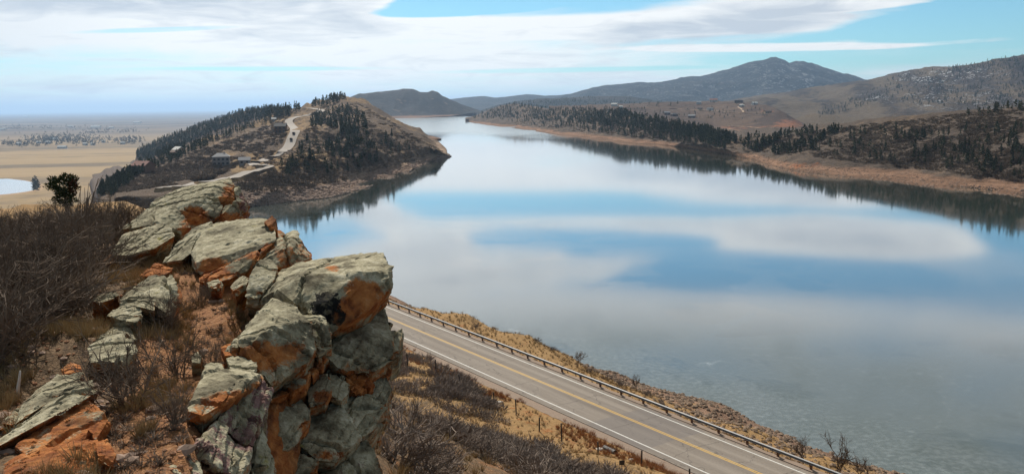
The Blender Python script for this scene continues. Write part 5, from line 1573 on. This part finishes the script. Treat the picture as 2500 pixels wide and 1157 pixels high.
for lab, x, y, wd, h in [('white barn on the tan plain right of the village', 253, 348, 13, 6), ('long pale roof at the near edge of the village', 152, 362, 26, 4), ('white house at the left end of the village', 46, 353, 18, 5),
        ('pale house in the middle of the village trees', 118, 350, 18, 5), ('pale house at the right end of the village', 208, 354, 16, 5), ('small pale house beside the last village house', 227, 354, 14, 5),
        ('pale house at the back of the village', 135, 342, 20, 5), ('long white hall far out on the plain', 234, 313, 60, 8), ('white hall beyond the ridge on the plain', 335, 302, 60, 9),
        ('white building at the left edge far out on the plain', 6, 318, 42, 8), ('pale building far out left of the long hall', 172, 311, 36, 8), ('bright building near the hazy horizon', 65, 285, 130, 14), ('pale building right of the long white hall', 272, 314, 30, 7),
        ('pale roof near the left edge of the village', 95, 350, 16, 5), ('pale roof behind the white barn', 300, 352, 16, 5)]:
    house(lab, x, y, None, wd, wd * .5, h, random.uniform(-.3, .3), WL_WHITE, RF_PALE, 'gable', z=PZ, cat='building')

# village and farm trees out on the plain
pos, hs = [], []
def plain_trees(cx, cy, rx, ry, n):
    for _ in range(n):
        x, y = random.gauss(cx, rx), random.gauss(cy, ry)
        q = water(x, y, PZ)
        pos.append((q.x, q.y, PZ))
for a in [(40, 352, 26, 3, 50), (120, 343, 40, 6, 230), (180, 338, 32, 5, 140), (215, 347, 22, 4, 60), (300, 345, 25, 4, 70), (320, 340, 14, 3, 40), (310, 322, 12, 2, 25), (230, 325, 25, 1.5, 40), (100, 310, 90, 3, 120), (20, 312, 30, 3, 60), (250, 318, 60, 2, 50), (60, 352, 60, 4, 60), (90, 455, 4, 5, 14)]:
    plain_trees(*a)
crown = pine_proto(77, 60, .55, .3)
cv = crown[0].reshape(-1, 3, 3); cm = cv.mean(1, keepdims=True); crown = ((cm + (cv - cm) * 2.4).reshape(-1, 3), crown[1])
pa = np.array(pos)
me = scatter_mesh('village_trees', crown, pa, rng.uniform(0, 6, len(pa)), rng.uniform(6, 12, len(pa)), rng.uniform(0, 1, len(pa)))
tag(obj('village_trees', me, M_GROVE), 'bare grey groves around the village out on the plain', 'grove', None, 'stuff')

# two cars on the winding road, one parked on the lower road
def car(label, p, rz, paint):
    root = empty('car', p, rz)
    b = MB().prism([(-2.2, .35), (2.2, .35), (2.25, .75), (1.3, .9), (-2.2, .95)], -.9, .9)
    b.v = [(x, y, z_) for x, y, z_ in b.v]
    obj('body', b.mesh('body'), paint, root)
    obj('cabin', MB().prism([(-1.9, .9), (1.2, .88), (.6, 1.5), (-1.5, 1.5)], -.78, .78).mesh('cabin'), M_GLASS, root)
    wh = MB().tube([(0, -.12, 0), (0, .12, 0)], .34, 10).mesh('wheel')
    for sx in (-1.35, 1.4):
        for sy in (-.85, .85):
            obj('wheel', wh, M_BLACKP, root, (sx, sy, .34))
    tag(root, label, 'car')
def on_road(px, py):
    a, b, f = project(np.column_stack([uq[:, :2], uz]))
    i = int(np.argmin((a - px) ** 2 + (b - py) ** 2)); j = min(i + 1, len(uq) - 1)
    return Vector((uq[i, 0], uq[i, 1], uz[i] + .05)), math.atan2(uq[j, 1] - uq[i, 1], uq[j, 0] - uq[i, 0])
car('dark car on the winding road, the nearer of two', *on_road(711, 343), pm('black_car_paint', (.03, .03, .035)))
car('dark red car on the winding road, the farther of two', *on_road(719, 330), pm('maroon_car_paint', (.08, .02, .02)))

# ------------------------------------------------------------------ roadside slope and lake bank
def brush_here(n, t):
    return sn(n * .085, t * .06, 14)
cand = []
for _ in range(5200):
    n, t = random.uniform(9, 55.5), random.uniform(-150, -8)
    dens = brush_here(n, t) + (0.35 if n < 40 else -0.05) - (0.5 if n > 54 else 0)
    if dens < random.uniform(-0.15, 0.5): continue
    x, y = xy_of(n, t)
    if y < 14: continue
    cand.append((x, y))
cand = np.array(cand)
cz = ground_z(cand[:, 0], cand[:, 1])
cp = np.column_stack([cand, cz])
ax, ay, af = project(cp)
vis = (ax > 850) & (ax < 2000) & (ay < 1250) & (ay > 700)
cp = cp[vis]
cp = cp[np.argsort(np.linalg.norm(cp - np.array(CAM), axis=1))]
for i, q in enumerate(cp[:230]):
    k = i % 3
    s = random.uniform(.7, 1.35)
    ex, ey, ef = project(np.array([q]))
    where = 'beside the foot of the cliff' if ex[0] < 1050 else 'in the middle of the slope left of the fence' if ex[0] < 1200 else 'near the bottom edge of the slope' if ey[0] > 1060 else 'close to the wire fence'
    shrub_root('brush_shrub', BRUSH[k], tuple(q), random.uniform(0, 6.28), (s * 1.25, s * 1.25, s * .85), M_SCRUB, M_SCRUB,
               'grey-brown bare shrub ' + where, 'shrub', 'bare shrubs ' + where)
BR_LOW = [scrub_proto(50 + s, 150) for s in range(2)]
for q in BR_LOW:
    v = q[0].reshape(-1, 3, 3); m_ = v.mean(1, keepdims=True); v2 = v.copy(); mid = (v[:, 0] + v[:, 1]) / 2
    v2[:, 0] = mid + (v[:, 0] - mid) * .28; v2[:, 1] = mid + (v[:, 1] - mid) * .28; q[0][:] = v2.reshape(-1, 3)
stuff_scatter('slope_brush', BR_LOW, cp[230:], 1.1, 2.3, M_SCRUB, 'mass of grey-purple brush on the slope between cliff and road', 'brush', .75)

# dry grass on slope and bank, rusty weeds along the road
pos = []
for _ in range(9000):
    n, t = random.uniform(8, 55.8), random.uniform(-140, -8)
    if brush_here(n, t) > .35: continue
    pos.append((n, t))
for _ in range(3500):
    n, t = random.uniform(67.8, 80), random.uniform(-160, -25)
    if n > 73 and abs(t + 110) > 26 and random.random() < .5: continue
    pos.append((n, t))
na = np.array(pos); gx_, gy_ = xy_of(na[:, 0], na[:, 1]); pos = np.column_stack([gx_, gy_, ground_z(gx_, gy_)])
stuff_scatter('slope_grass', GRASS, pos, .25, .6, M_GRASS, 'dry golden grass on the slope and the lake bank', 'grass')
pos = []
while len(pos) < 900:
    n, t = random.gauss(54, 1.6), random.uniform(-140, -20)
    if n > 56.6 or sn(t * .16, n * .2, 3) < .0: continue
    pos.append((n, t))
na = np.array(pos); gx_, gy_ = xy_of(na[:, 0], na[:, 1]); pos = np.column_stack([gx_, gy_, ground_z(gx_, gy_)])
stuff_scatter('rusty_weeds', GRASS, pos, .4, .85, M_RUSTY, 'rust red dry weeds along the near edge of the road', 'weeds')
# riprap on the bank
pos = []
for _ in range(5200):
    t = random.uniform(-150, -20); n = random.uniform(71.5 if abs(t + 105) > 27 else 80, 97)
    pos.append((n, t))
na = np.array(pos); gx_, gy_ = xy_of(na[:, 0], na[:, 1]); pos = np.column_stack([gx_, gy_, ground_z(gx_, gy_)])
stuff_scatter('riprap', STONES, pos, .2, .8, M_RUBRED, 'red-brown riprap stones on the lake bank', 'riprap')

def bank(px, py, n):
    """point on the lake bank at photo column px, across-road coordinate n"""
    t = np.arange(-170, -20, .5)
    x, y = xy_of(n, t)
    q = np.column_stack([x, y, ground_z(x, y)])
    a, b, f = project(q)
    return Vector(q[int(np.argmin(np.abs(a - px)))])
TREE_LAB = [(2040, 72.5, 4.0, 2, 'tallest bare tree on the lake bank at the bottom right, beside the guardrail'), (1965, 73.2, 2.9, 1, 'thin bare tree on the riprap left of the tallest one'),
            (2105, 72.7, 2.8, 0, 'slim bare tree at the lake edge right of the tallest one'), (1555, 76, 2.2, 1, 'pale bare sapling at the right end of the grassy bank'),
            (1415, 76.5, 2.4, 0, 'bare sapling on the crest of the grassy bank'), (1160, 69.5, 2.2, 2, 'bare bush rising behind the far stretch of guardrail')]
for px_, n_, h, k, lab in TREE_LAB:
    p = bank(px_, 0, n_)
    root = empty('bare_tree', p, random.uniform(0, 6)); root.scale = (h * .8, h * .8, h)
    obj('trunk', TREEP[k][0], M_TWIG, root); obj('branches', TREEP[k][1], M_TWIG, root)
    tag(root, lab, 'tree')
for px_, n_, h in [(1440, 76.5, .9), (1478, 76, .8), (1515, 76, 1.0), (1585, 74.5, .9), (1610, 73, .8), (1310, 75, .6), (1350, 76, .5)]:
    p = bank(px_, 0, n_)
    shrub_root('bank_shrub', BRUSH[int(px_) % 3], p, random.uniform(0, 6), (h * 1.2, h * 1.2, h), M_TWIG, M_SCRUB, 'low dark shrub on the grassy lake bank beyond the guardrail', 'shrub', 'low shrubs on the lake bank')

# culvert, pale stones, delineator
def place_stone(px, py, s, material, label):
    p = near_hit(px, py, 40)
    if p is None: return
    v, f = stone_proto(int(px) % 17, .6)
    v2 = v.copy(); 
    o = obj('stone', np_mesh('stone', v2 * s, f, False), material, None, p); o.rotation_euler = (0, 0, px)
    tag(o, label, 'stone')
place_stone(1463, 1098, .8, M_PALE, 'white boulder beside the black culvert mouth')
place_stone(1440, 1102, .7, M_PEBBLE, 'tan stone left of the white boulder by the culvert')
place_stone(1220, 983, .8, M_PALE, 'pale stone with rusty side halfway up the grassy slope')
place_stone(1148, 947, .7, M_PALE, 'pale grey stone at the foot of a fence post')
place_stone(1590, 1140, .6, M_PEBBLE, 'pinkish stone at the bottom edge by the road')
place_stone(1320, 1113, .9, M_PALE, 'pale flat stone in the brush near the bottom edge')
place_stone(1540, 1122, .5, M_PALE, 'small pale stone near the road shoulder')
p = near_hit(1490, 1103, 40)
cul = empty('culvert_pipe', p, math.atan2(dn_.y, dn_.x))
tag(cul, 'black culvert pipe end in the ditch below the road', 'pipe')
outer = [(math.cos(a) * .33, math.sin(a) * .33 + .05) for a in np.linspace(0, 2 * math.pi, 17)[:-1]]
inner = [(math.cos(a) * .29, math.sin(a) * .29 + .05) for a in np.linspace(0, 2 * math.pi, 17)[:-1]]
b = MB(); 
for i in range(16):
    j = (i + 1) % 16
    for y0, y1 in ((-.7, .9),):
        b.poly([(outer[i][0], y0, outer[i][1]), (outer[j][0], y0, outer[j][1]), (outer[j][0], y1, outer[j][1]), (outer[i][0], y1, outer[i][1])])
        b.poly([(inner[i][0], y0, inner[i][1]), (inner[i][0], y1, inner[i][1]), (inner[j][0], y1, inner[j][1]), (inner[j][0], y0, inner[j][1])])
        b.poly([(outer[i][0], y0, outer[i][1]), (inner[i][0], y0, inner[i][1]), (inner[j][0], y0, inner[j][1]), (outer[j][0], y0, outer[j][1])])
c_o = obj('pipe_wall', b.mesh('pipe_wall', True), M_BLACKP, cul)
obj('pipe_floor', MB().box(-.2, .2, -.6, .85, -.23, -.2).mesh('pipe_floor'), M_BLACKP, cul)
p = near_hit(1518, 1157, 40)
dl = empty('delineator_post', p)
tag(dl, 'short roadside post with a small dark plate at the bottom edge', 'post')
obj('post', MB().box(-.03, .03, -.03, .03, -.3, 1.1).mesh('post'), M_TPOST, dl)
obj('plate', MB().box(-.22, .22, -.05, -.032, .75, 1.15).mesh('plate'), M_TPOST, dl)

# ------------------------------------------------------------------ hilltop plants
def hill(px, D):
    d = ray(px, 800); x = d.x / d.y * D
    return gpt(x, D)
BL = 'dense dark bare shrub in the thicket at the left of the hilltop'
BG = 'shrubs of the left thicket'
random.seed(21)
def thicket_row(D):
    w_ = 'on the skyline at the back of the left thicket' if D > 21 else 'in the middle of the left thicket' if D > 15 else 'at the front of the left thicket beside the picture edge'
    return 'dense dark bare shrub ' + w_, 'shrub', 'thicket shrubs ' + w_
spots = []
for D, a, b, n, h0, h1 in [(24, -60, 300, 9, .55, .85), (22, -60, 330, 10, .6, .85), (20, -80, 320, 10, .6, .9), (18, -80, 270, 9, .6, .95), (16, -100, 240, 8, .7, 1.0), (14.2, -120, 200, 7, .8, 1.05), (12.6, -140, 140, 5, .8, 1.1), (11.2, -140, 80, 4, .8, 1.0), (10.0, -150, 40, 3, .7, .95)]:
    for k in range(n):
        spots.append((a + (b - a) * (k + random.uniform(.1, .9)) / n, D + random.uniform(-.8, .8), random.uniform(h0, h1)))
for i, (px_, D, h) in enumerate(spots):
    w_ = random.uniform(1.0, 1.35)
    shrub_root('bare_shrub', BUSH[i % 4], hill(px_, D), random.uniform(0, 6.28), (h * w_, h * w_, h), M_TWIG, M_TWIG, *thicket_row(D))
for px_, D, h, w_, pr, lab in [
        (310, 8.7, .62, 1.15, BUSH[1], 'wide spreading bare bush in front of the lichened boulder, left of the path'),
        (432, 9.7, .62, .8, UPR[0], 'upright bare shrub standing at the left edge of the path'),
        (572, 11.0, .42, 1.1, BUSH[2], 'dark bare bush right of the path under the orange-fronted boulder'),
        (410, 7.8, .42, .9, UPR[1], 'small sparse bare shrub near the bottom of the path'),
        (400, 11.5, .5, .9, BUSH[3], 'dark bush growing at the foot of the humped boulder'),
        (505, 9.9, .32, 1.1, BUSH[0], 'low reddish-brown bush beside the flat slab'),
        (490, 13.4, .3, 1.1, BUSH[2], 'low dry bush at the foot of the middle outcrop'),
        (250, 16.0, .4, 1.2, BUSH[3], 'low tan shrub at the right edge of the thicket'),
        (345, 23.0, .75, 1.2, BUSH[0], 'reddish bare shrub behind the farthest slabs'), (395, 24.0, .7, 1.1, BUSH[1], 'bare shrub on the skyline left of the farthest boulder'), (300, 23.5, .75, 1.2, BUSH[2], 'grey bare shrub on the skyline beside the yucca stalk')]:
    shrub_root('bare_shrub', pr, hill(px_, D), random.uniform(0, 6.28), (h * w_, h * w_, h), M_TWIG, M_TWIG, lab, 'shrub')
# dry grass, stones on the hilltop
pos = []
while len(pos) < 3600:
    D = random.uniform(6.2, 25); px_ = random.uniform(-60, 720)
    d = ray(px_, 800); x = d.x / d.y * D
    n, t = nt_of(x, D)
    if n > 5.5 and D < 12: continue
    if sn(x * .9, D * .9, 6) < .05: continue
    if min((Vector((x, D)) - Vector((a_.x, a_.y)).lerp(Vector((b_.x, b_.y)), k_ / 4)).length for a_, b_ in zip(path_pts[:4], path_pts[1:5]) for k_ in range(5)) < .3: continue
    pos.append((x, D))
na = np.array(pos); pos = np.column_stack([na, ground_z(na[:, 0], na[:, 1])])
stuff_scatter('hilltop_grass', GRASS, pos, .07, .24, M_GRASS, 'dry tufts of grass among the hilltop rocks', 'grass')
pos = []
while len(pos) < 4200:
    D = 6.0 + 16 * random.random() ** 1.4; px_ = random.uniform(-60, 680)
    d = ray(px_, 800); x = d.x / d.y * D
    pos.append((x, D))
na = np.array(pos); pos = np.column_stack([na, ground_z(na[:, 0], na[:, 1])])
stuff_scatter('hilltop_gravel', STONES, pos[600:], .012, .06, M_PEBBLE, 'orange gravel strewn over the hilltop path', 'gravel')
stuff_scatter('hilltop_stones', STONES, pos[:260], .06, .19, M_RUBBLE, 'loose tan stones lying about the hilltop', 'stones', .8)
lit = []
for _ in range(2600):
    D = 6.0 + 16 * random.random() ** 1.3; d = ray(random.uniform(-60, 680), 800); x = d.x / d.y * D
    if sn(x * .7, D * .7, 11) > -.1: lit.append((x, D))
na = np.array(lit); lit = np.column_stack([na, ground_z(na[:, 0], na[:, 1])])
stuff_scatter('twig_litter', GRASS, lit, .10, .26, M_TWIG, 'dead twigs and leaf litter scattered on the hilltop soil', 'litter', .35)

# bleached stick, yucca stalk, juniper
p = near_hit(42, 972, 4)
st = obj('bleached_stick', MB().tube([(0, 0, -.06), (.02, 0, .1), (.035, .01, .18), (.06, 0, .29)], [.016, .018, .014, .009], 7).mesh('bleached_stick', True), M_BONE, None, p)
tag(st, 'short bleached white stick poking up at the left edge', 'stick')
p = hill(212, 22.5)
a, b = twig_shrub(501, stems=3, spread=.25, levels=3, r0=.007, up=1.0, kids=(2, 4))
root = empty('dead_sapling', p, .6); root.scale = (1.1, 1.1, 1.5)
obj('stems', mk('stems', a), M_TWIG, root); obj('twigs', mk('twigs', b), M_TWIG, root)
tag(root, 'tall dead sapling rising above the thicket against the plain', 'sapling')
p = gpt(*(lambda d: (d.x / d.y * 28, 28))(ray(155, 450)))
jr = empty('juniper_tree', p)
r_ = np.random.default_rng(5)
def cloud(n, cx, cy, cz, rx, ry, rz_, L):
    u = r_.normal(size=(n, 3)); u /= np.linalg.norm(u, axis=1)[:, None]
    c = u * (r_.uniform(.3, 1, n) ** .4)[:, None] * (1 + .3 * np.sin(u[:, :1] * 5 + u[:, 2:] * 7)) * np.array([rx, ry, rz_]) + np.array([cx, cy, cz])
    d = u + r_.normal(0, .5, u.shape) + np.array([0, 0, .4]); d *= (L * r_.uniform(.6, 1.3, n) / np.linalg.norm(d, axis=1))[:, None]
    return tri_soup(c, d, np.full(n, L * .55))
topz = float((P(155, 425, 28)).z - p.z)
v, f = cloud(1700, -.03, 0, topz - .34, .42, .42, .27, .085)
v3, f3 = cloud(900, 0, 0, topz - .78, .30, .30, .24, .085)
f = np.vstack([f, f3 + len(v)]); v = np.vstack([v, v3])
obj('crown', np_mesh('crown', v, f, False), M_JUNI, jr)
v, f = cloud(260, .34, -.12, topz - .40, .16, .2, .20, .07)
bc = obj('browned_branch', np_mesh('browned_branch', v, f, False), M_JUNR, jr); bc['label'] = 'dead brownish-red side of the juniper'
obj('trunk', MB().tube([(0, 0, -.3), (.05, 0, topz * .5), (0, 0, topz - .4)], [.09, .07, .03], 7).mesh('trunk'), M_BARK, jr)
tag(jr, 'dark green juniper with a red-brown side above the thicket', 'tree')

# ------------------------------------------------------------------ haze
hz = MB().box(-88000, 88000, -55000, 88000, -90.0, 420.0).mesh('haze')
hm = bpy.data.materials.new('pale_haze'); hm.use_nodes = True
h = NT(hm.node_tree)
pv = h.node('ShaderNodeVolumePrincipled')
pv.inputs['Color'].default_value = (0.46, 0.68, 1.0, 1)
pv.inputs['Density'].default_value = 5.4e-5
pv.inputs['Anisotropy'].default_value = 0.45
ho = h.node('ShaderNodeOutputMaterial')
hm.node_tree.links.new(pv.outputs[0], ho.inputs['Volume'])
haze = tag(obj('haze', hz, hm), 'thin blue haze over the lake and the plain', 'haze', None, 'stuff')
